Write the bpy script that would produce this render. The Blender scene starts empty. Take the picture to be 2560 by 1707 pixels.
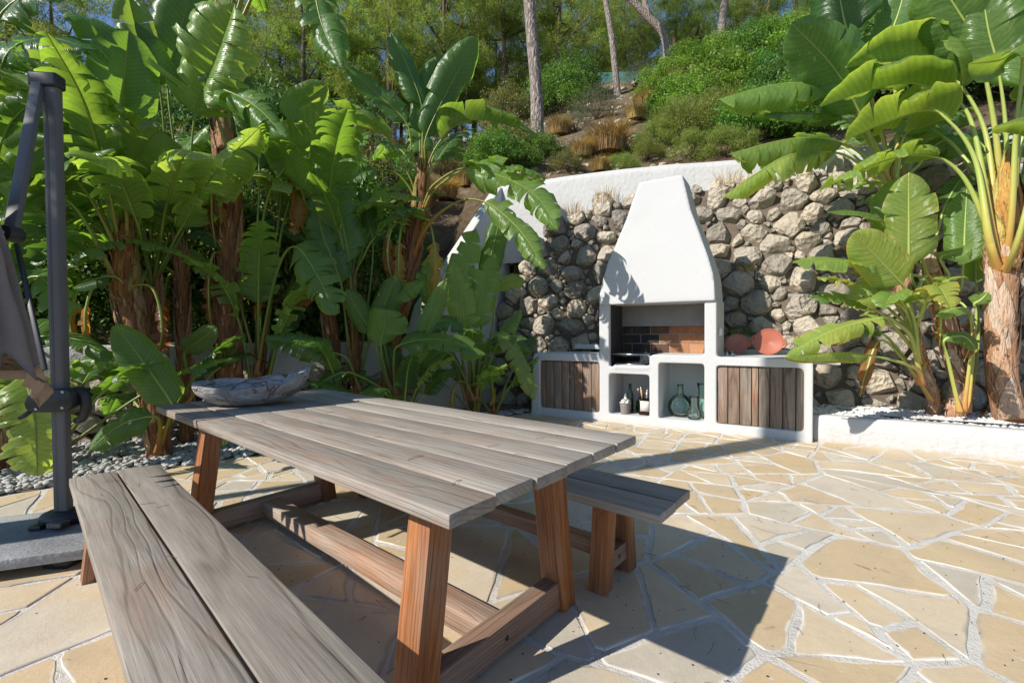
import bpy, bmesh, math, random
import numpy as np
from mathutils import Vector, Matrix, noise
R = math.radians
random.seed(7)
rng = np.random.default_rng(7)
sc = bpy.context.scene
col = sc.collection

# ------------------------------------------------------------------ camera, world, sun, exposure
H = 1.1864; F_PX = 1133.2; PITCH = .0201; ROLL = -.0067
cam_d = bpy.data.cameras.new('camera'); cam = bpy.data.objects.new('camera', cam_d); col.objects.link(cam)
cam_d.sensor_width = 36; cam_d.lens = F_PX / 2560 * 36; cam_d.clip_start = .05; cam_d.clip_end = 500
cam.matrix_world = Matrix.Translation((0, 0, H)) @ Matrix.Rotation(math.pi/2 - PITCH, 4, 'X') @ Matrix.Rotation(ROLL, 4, 'Z')
sc.camera = cam
SUN_DIR = Vector((.9363, .4959, -.76)).normalized()          # the way the light travels
SUN_EL = math.asin(-SUN_DIR.z); SUN_ROT = math.atan2(-SUN_DIR.x, -SUN_DIR.y)
wd = bpy.data.worlds.new('World'); sc.world = wd; wd.use_nodes = True
wnt = wd.node_tree
sky = wnt.nodes.new('ShaderNodeTexSky'); sky.sky_type = 'NISHITA'; sky.sun_disc = False
sky.sun_elevation = SUN_EL; sky.sun_rotation = SUN_ROT; sky.altitude = 100; sky.air_density = .85; sky.dust_density = .1; sky.ozone_density = 4.0
wnt.links.new(sky.outputs[0], wnt.nodes['Background'].inputs[0]); wnt.nodes['Background'].inputs[1].default_value = .12
sun_d = bpy.data.lights.new('sun', 'SUN'); sun_d.energy = 5.0; sun_d.angle = R(.5); sun_d.color = (1, .95, .87)
sun = bpy.data.objects.new('sun', sun_d); col.objects.link(sun); sun.rotation_euler = SUN_DIR.to_track_quat('-Z', 'Y').to_euler()
sun.location = (-9, -5, 12)
sc.view_settings.view_transform = 'Standard'; sc.view_settings.look = 'None'
sc.view_settings.exposure = .40; sc.view_settings.gamma = 1
try: sc.view_settings.use_curve_mapping = False
except Exception: pass
sc.cycles.max_bounces = 8; sc.cycles.transparent_max_bounces = 8; sc.cycles.transmission_bounces = 8
sc.cycles.sample_clamp_indirect = 6

def ray(px, py):
    x = (px-1280)/F_PX; V = (py-853.5)/F_PX
    cr, sr = math.cos(ROLL), math.sin(ROLL)
    u = x*cr + V*sr; up = -(-x*sr + V*cr)
    c, s = math.cos(PITCH), math.sin(PITCH)
    return np.array([u, c + up*s, -s + up*c])
def at(px, py, Y):
    """the point of the place at distance Y in front of the camera that the photograph shows at (px, py)"""
    r = ray(px, py); return r*(Y/r[1]) + np.array([0, 0, H])
def gz(px, py, z=0.):
    r = ray(px, py); return r*((z-H)/r[2]) + np.array([0, 0, H])

# ------------------------------------------------------------------ node helpers
def MAT(name):
    m = bpy.data.materials.new(name); m.use_nodes = True
    return m, m.node_tree, m.node_tree.nodes['Principled BSDF']
def nd(nt, typ, ins=None, **at_):
    n = nt.nodes.new('ShaderNode' + typ)
    for k, v in at_.items(): setattr(n, k, v)
    for k, v in (ins or {}).items():
        if isinstance(v, bpy.types.NodeSocket): nt.links.new(v, n.inputs[k])
        else: n.inputs[k].default_value = v
    return n
def c4(c): return (*c, 1) if len(c) == 3 else c
def ramp(nt, fac, stops, interp='LINEAR'):
    n = nd(nt, 'ValToRGB', {0: fac}); cr = n.color_ramp; cr.interpolation = interp
    while len(cr.elements) < len(stops): cr.elements.new(.5)
    for e, (p, c) in zip(cr.elements, stops): e.position = p; e.color = c4(c)
    return n.outputs[0]
def mixc(nt, a, b, f, blend='MIX'):
    n = nt.nodes.new('ShaderNodeMix'); n.data_type = 'RGBA'; n.blend_type = blend
    for i, v in ((0, f), (6, a), (7, b)):
        if isinstance(v, bpy.types.NodeSocket): nt.links.new(v, n.inputs[i])
        else: n.inputs[i].default_value = c4(v) if i > 0 else v
    return n.outputs[2]
def mth(nt, op, a, b=0., clamp=False):
    n = nd(nt, 'Math', {0: a, 1: b}, operation=op); n.use_clamp = clamp; return n.outputs[0]
def nz(nt, vec, scale, detail=4, rough=.55, dist=0):
    return nd(nt, 'TexNoise', {'Vector': vec, 'Scale': scale, 'Detail': detail, 'Roughness': rough, 'Distortion': dist}).outputs[0]
def vmul(nt, vec, s): return nd(nt, 'VectorMath', {0: vec, 1: s}, operation='MULTIPLY').outputs[0]
def vadd(nt, a, b): return nd(nt, 'VectorMath', {0: a, 1: b}, operation='ADD').outputs[0]
def bump(nt, b, h, dist, strength=1.0):
    n = nd(nt, 'Bump', {'Height': h, 'Distance': dist, 'Strength': strength}); nt.links.new(n.outputs[0], b.inputs['Normal'])
def oattr(nt, name): return nd(nt, 'Attribute', attribute_type='OBJECT', attribute_name=name).outputs['Fac']
def orand(nt): return nd(nt, 'ObjectInfo').outputs['Random']
def pos(nt): return nd(nt, 'NewGeometry').outputs['Position']
def ocoord(nt): return nd(nt, 'TexCoord').outputs['Object']
def setc(nt, b, c):
    if isinstance(c, bpy.types.NodeSocket): nt.links.new(c, b.inputs['Base Color'])
    else: b.inputs['Base Color'].default_value = c4(c)

def plain(name, c, rough=.5, metal=0, noise_amt=.15, scale=30, spec=.5, bmp=0):
    m, nt, b = MAT(name)
    n = nz(nt, ocoord(nt), scale, 5)
    setc(nt, b, mixc(nt, tuple(x*(1-noise_amt) for x in c), tuple(min(1, x*(1+noise_amt)) for x in c), n))
    b.inputs['Roughness'].default_value = rough; b.inputs['Metallic'].default_value = metal
    b.inputs['Specular IOR Level'].default_value = spec
    if bmp: bump(nt, b, n, bmp)
    return m

def mk_wood(name, door=False):
    m, nt, b = MAT(name)
    oc = ocoord(nt); r = orand(nt)
    off = nd(nt, 'CombineXYZ', {0: mth(nt, 'MULTIPLY', r, 13.), 1: mth(nt, 'MULTIPLY', r, .9), 2: mth(nt, 'MULTIPLY_ADD', r, .35)}).outputs[0]
    v = vadd(nt, oc, off)
    low = nz(nt, vmul(nt, v, (.9, 5, 5)), 1.0, 2, .45)
    vk = nd(nt, 'TexVoronoi', {'Vector': vmul(nt, v, (1.9, 9, 9)), 'Scale': 1.0}); kd = vk.outputs['Distance']
    kon = mth(nt, 'GREATER_THAN', nd(nt, 'SeparateColor', {0: vk.outputs['Color']}).outputs[0], .80)
    kg = mth(nt, 'MULTIPLY', kon, nd(nt, 'MapRange', {0: kd, 1: .0, 2: .55, 3: 1., 4: 0.}, interpolation_type='SMOOTHSTEP').outputs[0])
    core = mth(nt, 'MULTIPLY', kon, nd(nt, 'MapRange', {0: kd, 1: .03, 2: .10, 3: 1., 4: 0.}).outputs[0])
    low = mth(nt, 'ADD', low, mth(nt, 'MULTIPLY', kg, .32))
    shift = nd(nt, 'CombineXYZ', {1: mth(nt, 'MULTIPLY', low, .07), 2: mth(nt, 'MULTIPLY', low, .05)}).outputs[0]
    v2 = vadd(nt, vmul(nt, v, (.05, 1, 1)), shift)
    wv = nd(nt, 'TexWave', {'Vector': v2, 'Scale': 21 if not door else 24, 'Distortion': .9, 'Detail': 2, 'Detail Scale': .8}, wave_type='RINGS', rings_direction='X', wave_profile='SIN').outputs[1]
    line = ramp(nt, wv, [(0, (.30, .30, .30)), (.05, (.65, .65, .65)), (.17, (1, 1, 1))])
    fib = nz(nt, vmul(nt, v, (4, 150, 150)), 1.0, 4, .65)
    blot = nz(nt, vmul(nt, v, (1.6, 14, 14)), 1.0, 5, .65)
    if door:
        weath = ramp(nt, mth(nt, 'ADD', mth(nt, 'MULTIPLY', blot, .65), mth(nt, 'MULTIPLY', fib, .35)), [(.3, (.095, .073, .056)), (.52, (.235, .185, .145)), (.72, (.44, .36, .285))])
        weath = mixc(nt, weath, mixc(nt, (.25, .25, .25), (1, 1, 1), line), .75, 'MULTIPLY')
    else:
        weath = ramp(nt, mth(nt, 'ADD', mth(nt, 'MULTIPLY', blot, .6), mth(nt, 'MULTIPLY', fib, .4)), [(.26, (.168, .147, .123)), (.5, (.295, .261, .220)), (.74, (.440, .395, .340))])
        weath = mixc(nt, weath, mixc(nt, (.60, .58, .56), (1, 1, 1), line), .75, 'MULTIPLY')
    teak = ramp(nt, mth(nt, 'ADD', mth(nt, 'MULTIPLY', blot, .5), mth(nt, 'MULTIPLY', fib, .5)), [(.3, (.11, .036, .011)), (.5, (.30, .105, .030)), (.7, (.46, .19, .06))])
    teak = mixc(nt, teak, mixc(nt, (.5, .42, .38), (1, 1, 1), line), .7, 'MULTIPLY')
    patch = nz(nt, vmul(nt, v, (1.6, 5, 5)), 1.3, 4, .6)
    w = mth(nt, 'ADD', oattr(nt, 'weather'), mth(nt, 'MULTIPLY', mth(nt, 'SUBTRACT', patch, .5), 1.3), True)
    base = mixc(nt, teak, weath, w)
    base = mixc(nt, base, (.07, .05, .038), mth(nt, 'MULTIPLY', core, .75))
    crk = ramp(nt, nz(nt, vmul(nt, vadd(nt, v, shift), (1.1, 85, 85)), 1.0, 3, .6), [(.30, (1, 1, 1)), (.345, (0, 0, 0))])
    base = mixc(nt, base, (.06, .048, .038), mth(nt, 'MULTIPLY', crk, .8))
    tone = nd(nt, 'HueSaturation', {'Value': mth(nt, 'MULTIPLY_ADD', r, .28), 'Color': base}); tone.inputs['Value'].default_value = 1
    nt.links.remove(tone.inputs['Value'].links[0]); ad = mth(nt, 'ADD', mth(nt, 'MULTIPLY', r, .30), .85); nt.links.new(ad, tone.inputs['Value'])
    setc(nt, b, tone.outputs[0])
    b.inputs['Roughness'].default_value = .62; b.inputs['Specular IOR Level'].default_value = .3
    hh = mth(nt, 'ADD', mth(nt, 'MULTIPLY', line, .6), mth(nt, 'MULTIPLY', fib, .7))
    bump(nt, b, hh, .0022 if not door else .004, 1)
    return m

def mk_leaf(name, base, trans, tf=.38, rough=.36):
    m, nt, b = MAT(name)
    uv = nd(nt, 'TexCoord').outputs['UV']; sp = nd(nt, 'SeparateXYZ', {0: uv}); u, v = sp.outputs[0], sp.outputs[1]
    au = mth(nt, 'ABSOLUTE', mth(nt, 'SUBTRACT', u, .5))            # 0 at the midrib, .5 at the edge
    vv = mth(nt, 'SUBTRACT', v, mth(nt, 'MULTIPLY', au, .22))
    vein = mth(nt, 'SINE', mth(nt, 'MULTIPLY', vv, 420.)); vein2 = mth(nt, 'SINE', mth(nt, 'MULTIPLY', vv, 133.))
    n = nz(nt, pos(nt), 5, 4); n2 = nz(nt, pos(nt), 38, 3)
    t = oattr(nt, 'tint'); r = orand(nt)
    tt = mth(nt, 'ADD', t, mth(nt, 'MULTIPLY', mth(nt, 'SUBTRACT', n, .5), .22), True)
    edge = nd(nt, 'MapRange', {0: mth(nt, 'ADD', au, mth(nt, 'MULTIPLY', mth(nt, 'SUBTRACT', n2, .5), .10)), 1: .455, 2: .52, 3: 0., 4: .55}).outputs[0]
    tt = mth(nt, 'ADD', tt, mth(nt, 'MULTIPLY', edge, mth(nt, 'ADD', t, .15)), True)
    sp_ = ramp(nt, nz(nt, pos(nt), 17, 3, .6), [(.66, (0, 0, 0)), (.72, (1, 1, 1))])
    tt = mth(nt, 'ADD', tt, mth(nt, 'MULTIPLY', sp_, mth(nt, 'MULTIPLY', r, .30)), True)
    bc = ramp(nt, tt, base); tc = ramp(nt, tt, trans)
    k = mth(nt, 'ADD', .86, mth(nt, 'ADD', mth(nt, 'MULTIPLY', vein, .05), mth(nt, 'ADD', mth(nt, 'MULTIPLY', vein2, .07), mth(nt, 'MULTIPLY', n2, .25))))
    k = mth(nt, 'MULTIPLY', k, mth(nt, 'ADD', .82, mth(nt, 'MULTIPLY', r, .36)))
    kk = nd(nt, 'CombineColor', {0: k, 1: k, 2: k}).outputs[0]
    bc = mixc(nt, bc, kk, 1.0, 'MULTIPLY'); tc = mixc(nt, tc, kk, 1.0, 'MULTIPLY')
    setc(nt, b, bc); b.inputs['Roughness'].default_value = rough
    b.inputs['Specular IOR Level'].default_value = .5
    hgt = mth(nt, 'ADD', mth(nt, 'MULTIPLY', vein, .35), mth(nt, 'MULTIPLY', mth(nt, 'SINE', mth(nt, 'ADD', mth(nt, 'MULTIPLY', vv, 90.), mth(nt, 'MULTIPLY', n, 22.))), .6))
    bump(nt, b, hgt, .0022, .8)
    tr = nd(nt, 'BsdfTranslucent', {'Color': tc})
    mx = nd(nt, 'MixShader', {0: tf, 1: b.outputs[0], 2: tr.outputs[0]})
    nt.links.new(mx.outputs[0], nt.nodes['Material Output'].inputs['Surface'])
    return m

def mk_foliage(name, ca, cb, cc, tf=.35, rough=.5):
    """small leaves: colour varies with clumps and with the plant"""
    m, nt, b = MAT(name)
    oc = ocoord(nt)
    n = nz(nt, oc, 2.3, 3); n2 = nz(nt, oc, 40, 2)
    f = mth(nt, 'ADD', mth(nt, 'MULTIPLY', n, .6), mth(nt, 'MULTIPLY', n2, .55))
    c = ramp(nt, f, [(.32, ca), (.56, cb), (.8, cc)])
    r = orand(nt)
    hs = nd(nt, 'HueSaturation', {'Hue': mth(nt, 'ADD', .485, mth(nt, 'MULTIPLY', r, .03)), 'Value': mth(nt, 'ADD', .8, mth(nt, 'MULTIPLY', r, .4)), 'Color': c}).outputs[0]
    setc(nt, b, hs); b.inputs['Roughness'].default_value = rough; b.inputs['Specular IOR Level'].default_value = .35
    tr = nd(nt, 'BsdfTranslucent', {'Color': mixc(nt, hs, (1.9, 1.8, .9), 1.0, 'MULTIPLY')})
    mx = nd(nt, 'MixShader', {0: tf, 1: b.outputs[0], 2: tr.outputs[0]})
    nt.links.new(mx.outputs[0], nt.nodes['Material Output'].inputs['Surface'])
    return m

def mk_stucco(name, c=(.515, .515, .512), dirt=.5, rough_bump=.003):
    m, nt, b = MAT(name)
    p = pos(nt); big = nz(nt, p, 2.2, 4); fine = nz(nt, p, 60, 5, .65); mid = nz(nt, p, 16, 4)
    z = nd(nt, 'SeparateXYZ', {0: p}).outputs[2]
    low = nd(nt, 'MapRange', {0: mth(nt, 'ADD', z, mth(nt, 'MULTIPLY', mth(nt, 'SUBTRACT', mid, .5), .10)), 1: .0, 2: .05, 3: dirt, 4: 0.}).outputs[0]
    st = ramp(nt, big, [(.5, (0, 0, 0)), (.8, (.18, .18, .18))])
    cc = mixc(nt, c, tuple(x*.80 for x in c), st)
    cc = mixc(nt, cc, (.45, .38, .30), low)
    spk = ramp(nt, nz(nt, p, 22, 2, .3), [(.73, (0, 0, 0)), (.76, (1, 1, 1))])
    cc = mixc(nt, cc, (.35, .30, .25), mth(nt, 'MULTIPLY', spk, .45*dirt))
    setc(nt, b, cc); b.inputs['Roughness'].default_value = .75; b.inputs['Specular IOR Level'].default_value = .25
    bump(nt, b, mth(nt, 'ADD', mth(nt, 'MULTIPLY', mid, .8), mth(nt, 'MULTIPLY', fine, .25)), rough_bump, .8)
    return m

def mk_rock(name, stops, bmp=.02):
    m, nt, b = MAT(name)
    p = pos(nt); r = orand(nt)
    n = nz(nt, p, 7, 6, .62); n2 = nz(nt, p, 45, 5, .65); n3 = nz(nt, p, 2.5, 3)
    f = mth(nt, 'ADD', mth(nt, 'MULTIPLY', r, .55), mth(nt, 'ADD', mth(nt, 'MULTIPLY', n, .35), mth(nt, 'MULTIPLY', n2, .22)))
    c = ramp(nt, f, stops)
    li = ramp(nt, nz(nt, p, 13, 4, .6), [(.62, (0, 0, 0)), (.70, (1, 1, 1))])
    c = mixc(nt, c, (.50, .47, .40), mth(nt, 'MULTIPLY', li, .35))
    dk = ramp(nt, n3, [(.35, (1, 1, 1)), (.5, (0, 0, 0))])
    c = mixc(nt, c, (.13, .12, .11), mth(nt, 'MULTIPLY', dk, .35))
    setc(nt, b, c); b.inputs['Roughness'].default_value = .85; b.inputs['Specular IOR Level'].default_value = .2
    vf = nd(nt, 'TexVoronoi', {'Vector': vadd(nt, p, vmul(nt, nd(nt, 'TexNoise', {'Vector': p, 'Scale': 9.}).outputs[1], (.06, .06, .06))), 'Scale': 15.}).outputs['Distance']
    bump(nt, b, mth(nt, 'ADD', mth(nt, 'MULTIPLY', vf, 1.1), mth(nt, 'ADD', n, mth(nt, 'MULTIPLY', n2, .6))), bmp*1.5, 1.)
    return m

def mk_flag():
    m, nt, b = MAT('flagstone')
    p = pos(nt); r = orand(nt)
    base = ramp(nt, r, [(0, (.60, .49, .33)), (.2, (.65, .555, .41)), (.38, (.58, .475, .315)), (.5, (.64, .59, .495)), (.64, (.56, .525, .45)), (.78, (.67, .585, .445)), (.9, (.62, .51, .355)), (1, (.60, .56, .475))], 'CONSTANT')
    off = nd(nt, 'CombineXYZ', {0: mth(nt, 'MULTIPLY', r, 31.), 1: mth(nt, 'MULTIPLY', r, 17.)}).outputs[0]
    n = nz(nt, vadd(nt, p, off), 3.2, 5, .6, .6); n2 = nz(nt, p, 30, 5, .6)
    c = mixc(nt, base, mixc(nt, (.70, .67, .65), (1.12, 1.07, .99), n), .9, 'MULTIPLY')
    stain = ramp(nt, nz(nt, vadd(nt, p, off), 1.7, 5, .7), [(.60, (0, 0, 0)), (.72, (1, 1, 1))])
    c = mixc(nt, c, (.40, .385, .36), mth(nt, 'MULTIPLY', stain, .5))
    u_ = nd(nt, 'SeparateXYZ', {0: nd(nt, 'TexCoord').outputs['UV']}).outputs[0]
    rim = nd(nt, 'MapRange', {0: mth(nt, 'ADD', u_, mth(nt, 'MULTIPLY', mth(nt, 'SUBTRACT', nz(nt, p, 9, 4, .6), .5), 1.1)), 1: .0, 2: .30, 3: 1., 4: 0.}).outputs[0]
    sel = ramp(nt, nz(nt, p, 2.6, 3, .5), [(.44, (0, 0, 0)), (.56, (1, 1, 1))])
    c = mixc(nt, c, mixc(nt, (.36, .34, .315), (.74, .715, .67), sel), mth(nt, 'MULTIPLY', rim, .75))
    warm = ramp(nt, nz(nt, vadd(nt, p, off), 1.3, 3, .5, 1.2), [(.50, (0, 0, 0)), (.68, (1, 1, 1))])
    c = mixc(nt, c, (.62, .45, .25), mth(nt, 'MULTIPLY', warm, .40))
    c = mixc(nt, c, (.66, .64, .60), mth(nt, 'MULTIPLY', ramp(nt, nz(nt, p, 19, 3, .4), [(.70, (0, 0, 0)), (.75, (1, 1, 1))]), .5))
    c = mixc(nt, c, mixc(nt, (.86, .85, .84), (1.08, 1.08, 1.08), n2), .7, 'MULTIPLY')
    gr = nz(nt, p, 120, 4, .7); ve = nz(nt, vadd(nt, p, off), 4.0, 6, .65, .8)
    c = mixc(nt, c, mixc(nt, (.84, .83, .81), (1.08, 1.07, 1.05), ve), .8, 'MULTIPLY')
    c = mixc(nt, c, mixc(nt, (.86, .86, .86), (1.1, 1.1, 1.1), gr), .8, 'MULTIPLY')
    setc(nt, b, c); b.inputs['Roughness'].default_value = .6; b.inputs['Specular IOR Level'].default_value = .3
    bump(nt, b, mth(nt, 'ADD', mth(nt, 'MULTIPLY', ve, 1.0), mth(nt, 'ADD', mth(nt, 'MULTIPLY', n2, .4), mth(nt, 'MULTIPLY', gr, .3))), .0045, .7)
    return m

def mk_mortar():
    m, nt, b = MAT('mortar')
    p = pos(nt); n = nz(nt, p, 4, 5, .6); n2 = nz(nt, p, 70, 5, .7)
    c = ramp(nt, mth(nt, 'ADD', mth(nt, 'MULTIPLY', n, .6), mth(nt, 'MULTIPLY', n2, .4)), [(.28, (.34, .315, .28)), (.45, (.58, .55, .495)), (.7, (.71, .68, .62))])
    setc(nt, b, c); b.inputs['Roughness'].default_value = .9
    bump(nt, b, mth(nt, 'ADD', n2, n), .012, .9)
    return m

def mk_hill():
    m, nt, b = MAT('dry_soil')
    p = pos(nt); n = nz(nt, p, .9, 5, .6); n2 = nz(nt, p, 9, 6, .7); n3 = nz(nt, p, 60, 3, .6)
    c = ramp(nt, mth(nt, 'ADD', mth(nt, 'MULTIPLY', n, .5), mth(nt, 'MULTIPLY', n2, .5)), [(.32, (.10, .08, .05)), (.45, (.27, .19, .115)), (.56, (.46, .35, .23)), (.7, (.55, .47, .36))])
    c = mixc(nt, c, mixc(nt, (.55, .55, .5), (1.2, 1.2, 1.2), n3), .8, 'MULTIPLY')
    setc(nt, b, c); b.inputs['Roughness'].default_value = .95; b.inputs['Specular IOR Level'].default_value = .1
    bump(nt, b, mth(nt, 'ADD', n2, n3), .15, 1)
    return m

def mk_trunk(name, stops, scale=(9, 9, 2.2), streak=.75):
    m, nt, b = MAT(name)
    p = pos(nt)
    a = nd(nt, 'Attribute', attribute_type='GEOMETRY', attribute_name='tone').outputs['Fac']
    n = nz(nt, vmul(nt, p, scale), 3.5, 5, .65); n2 = nz(nt, vmul(nt, p, (60, 60, 9)), 1.2, 4, .6)
    f = mth(nt, 'ADD', mth(nt, 'MULTIPLY', a, .62), mth(nt, 'ADD', mth(nt, 'MULTIPLY', n, .22), mth(nt, 'MULTIPLY', n2, .22)))
    u = nd(nt, 'SeparateXYZ', {0: nd(nt, 'TexCoord').outputs['UV']}).outputs[0]
    e = mth(nt, 'ABSOLUTE', mth(nt, 'SUBTRACT', u, .5)); e = mth(nt, 'ADD', e, mth(nt, 'MULTIPLY', mth(nt, 'SUBTRACT', n2, .5), .22))
    e = nd(nt, 'MapRange', {0: e, 1: .40, 2: .50, 3: 0., 4: .8}).outputs[0]
    c = mixc(nt, ramp(nt, f, stops), (.075, .04, .025), e)
    fl = ramp(nt, nz(nt, vmul(nt, p, (70, 70, 4.5)), 1.0, 5, .7), [(.40, (.32, .27, .24)), (.55, (1, 1, 1))])
    c = mixc(nt, c, fl, streak, 'MULTIPLY')
    setc(nt, b, c); b.inputs['Roughness'].default_value = .72; b.inputs['Specular IOR Level'].default_value = .3
    bump(nt, b, mth(nt, 'ADD', n, mth(nt, 'MULTIPLY', n2, 1.6)), .022, .9)
    return m

def mk_petiole(name, stops):
    m, nt, b = MAT(name)
    uv = nd(nt, 'TexCoord').outputs['UV']; sp = nd(nt, 'SeparateXYZ', {0: uv}); u, v = sp.outputs[0], sp.outputs[1]
    n = nz(nt, pos(nt), 14, 4); r = orand(nt)
    f = mth(nt, 'ADD', v, mth(nt, 'ADD', mth(nt, 'MULTIPLY', mth(nt, 'SUBTRACT', n, .5), .35), mth(nt, 'MULTIPLY', mth(nt, 'SUBTRACT', r, .5), .3)), True)
    c = ramp(nt, f, stops)
    # brown ragged margin of the leaf stalk near its foot
    e = mth(nt, 'ABSOLUTE', mth(nt, 'SUBTRACT', u, .5))
    ed = nd(nt, 'MapRange', {0: mth(nt, 'ADD', e, mth(nt, 'MULTIPLY', nz(nt, pos(nt), 90, 2), .06)), 1: .055, 2: .085, 3: 1., 4: 0.}).outputs[0]
    ed = mth(nt, 'MULTIPLY', ed, nd(nt, 'MapRange', {0: v, 1: .35, 2: .6, 3: .9, 4: 0.}).outputs[0])
    c = mixc(nt, c, (.16, .07, .04), ed)
    setc(nt, b, c); b.inputs['Roughness'].default_value = .42
    tr = nd(nt, 'BsdfTranslucent', {'Color': c}); mx = nd(nt, 'MixShader', {0: .12, 1: b.outputs[0], 2: tr.outputs[0]})
    nt.links.new(mx.outputs[0], nt.nodes['Material Output'].inputs['Surface'])
    return m

def mk_glass(name, c, rough=.03):
    """thin blown glass: tinted see-through walls with a clear reflection"""
    m, nt, b = MAT(name); nt.nodes.remove(b)
    lw = nd(nt, 'LayerWeight', {'Blend': .35}); fr = nd(nt, 'Fresnel', {'IOR': 1.45})
    edge = mixc(nt, c, tuple(x**1.7 for x in c), lw.outputs['Facing'])
    tr = nd(nt, 'BsdfTransparent', {'Color': edge}); gl = nd(nt, 'BsdfGlossy', {'Roughness': rough})
    df = nd(nt, 'BsdfTranslucent', {'Color': c4(c)}); m1 = nd(nt, 'MixShader', {0: .10, 1: tr.outputs[0], 2: df.outputs[0]})
    mx = nd(nt, 'MixShader', {0: fr.outputs[0], 1: m1.outputs[0], 2: gl.outputs[0]})
    nt.links.new(mx.outputs[0], nt.nodes['Material Output'].inputs['Surface'])
    return m

def mk_bark(name='pine_bark'):
    m, nt, b = MAT(name)
    p = pos(nt)
    v = nd(nt, 'TexVoronoi', {'Vector': vmul(nt, p, (7, 7, 2.6)), 'Scale': 1.6}, feature='DISTANCE_TO_EDGE').outputs[0]
    n = nz(nt, vmul(nt, p, (8, 8, 3)), 2.5, 5, .65)
    cr = ramp(nt, v, [(0, (.3, .3, .3)), (.12, (1, 1, 1))])
    c = ramp(nt, n, [(.3, (.13, .10, .085)), (.5, (.29, .235, .20)), (.68, (.42, .37, .33))])
    setc(nt, b, mixc(nt, c, cr, .7, 'MULTIPLY')); b.inputs['Roughness'].default_value = .9
    bump(nt, b, mth(nt, 'ADD', mth(nt, 'MULTIPLY', v, 2.), n), .05, .9)
    return m

def mk_soot_brick():
    """clay brick, blackened by soot where the fire burns"""
    m, nt, b = MAT('fire_brick')
    r = orand(nt); n = nz(nt, pos(nt), 25, 4)
    soot = oattr(nt, 'soot')
    c = ramp(nt, mth(nt, 'ADD', mth(nt, 'MULTIPLY', r, .5), mth(nt, 'MULTIPLY', n, .5)), [(.2, (.26, .105, .045)), (.5, (.37, .165, .07)), (.8, (.45, .235, .115))])
    s = mth(nt, 'ADD', soot, mth(nt, 'MULTIPLY', mth(nt, 'SUBTRACT', nz(nt, pos(nt), 5, 3), .5), .5), True)
    setc(nt, b, mixc(nt, c, (.018, .016, .015), s)); b.inputs['Roughness'].default_value = .85
    bump(nt, b, n, .004)
    return m

def mk_driftwood():
    m, nt, b = MAT('driftwood')
    oc = ocoord(nt)
    n = nz(nt, vmul(nt, oc, (4, 14, 14)), 1.5, 6, .65, .8); n2 = nz(nt, vmul(nt, oc, (12, 70, 70)), 1., 4, .6)
    r1_ = mth(nt, 'ABSOLUTE', mth(nt, 'SUBTRACT', nz(nt, vmul(nt, oc, (3, 3, 9)), 1.2, 3, .5, .6), .5)); r2_ = mth(nt, 'ABSOLUTE', mth(nt, 'SUBTRACT', nz(nt, vmul(nt, oc, (8, 8, 3)), .8, 2, .5), .5))
    v = mth(nt, 'MINIMUM', mth(nt, 'MULTIPLY', r1_, 1.6), mth(nt, 'MULTIPLY', r2_, 6.))
    crack = ramp(nt, v, [(.0, (.18, .15, .13)), (.004, (.6, .57, .55)), (.010, (1, 1, 1))])
    c = ramp(nt, mth(nt, 'ADD', mth(nt, 'MULTIPLY', n, .7), mth(nt, 'MULTIPLY', n2, .3)), [(.33, (.15, .135, .122)), (.5, (.30, .283, .272)), (.66, (.47, .455, .445))])
    brown = ramp(nt, nz(nt, oc, 7, 3), [(.5, (0, 0, 0)), (.7, (.6, .6, .6))])
    c = mixc(nt, c, (.30, .22, .16), brown)
    setc(nt, b, mixc(nt, c, crack, .85, 'MULTIPLY')); b.inputs['Roughness'].default_value = .8
    bump(nt, b, mth(nt, 'ADD', mth(nt, 'MULTIPLY', ramp(nt, v, [(0, (0, 0, 0)), (.02, (1, 1, 1))]), .9), mth(nt, 'ADD', n, n2)), .012, 1)
    return m

def mk_slab():
    m, nt, b = MAT('grey_slab')
    p = pos(nt); n = nz(nt, p, 3, 6, .65); n2 = nz(nt, p, 50, 4)
    c = ramp(nt, mth(nt, 'ADD', mth(nt, 'MULTIPLY', n, .7), mth(nt, 'MULTIPLY', n2, .3)), [(.3, (.16, .165, .17)), (.5, (.27, .275, .28)), (.7, (.40, .40, .395))])
    setc(nt, b, c); b.inputs['Roughness'].default_value = .7; bump(nt, b, mth(nt, 'ADD', n, n2), .005)
    return m

MT = {}
MT['wood'] = mk_wood('weathered_teak'); MT['door'] = mk_wood('old_door_wood', True)
G = [(0, (.062, .140, .042)), (.25, (.140, .245, .062)), (.45, (.250, .345, .085)), (.65, (.46, .41, .07)), (.82, (.42, .20, .04)), (1, (.20, .095, .045))]
T = [(0, (.20, .40, .03)), (.25, (.40, .62, .05)), (.45, (.62, .76, .09)), (.65, (.85, .66, .08)), (.82, (.80, .36, .05)), (1, (.42, .16, .05))]
MT['leaf'] = mk_leaf('banana_leaf', G, T, .46, .29)
MT['stucco'] = mk_stucco('white_stucco'); MT['stucco_old'] = mk_stucco('weathered_stucco', (.50, .494, .48), .9, .02)
MT['rock'] = mk_rock('dry_stone', [(.25, (.24, .21, .175)), (.45, (.38, .335, .27)), (.62, (.49, .43, .345)), (.85, (.58, .49, .37))], .03)
MT['core'] = plain('wall_earth', (.13, .10, .075), .95, noise_amt=.5, scale=12)
MT['flag'] = mk_flag(); MT['mortar'] = mk_mortar(); MT['hill'] = mk_hill(); MT['slab'] = mk_slab()
MT['pebble'] = mk_rock('white_pebble', [(.2, (.40, .38, .35)), (.5, (.62, .60, .56)), (.9, (.76, .74, .70))], .004)
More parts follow.
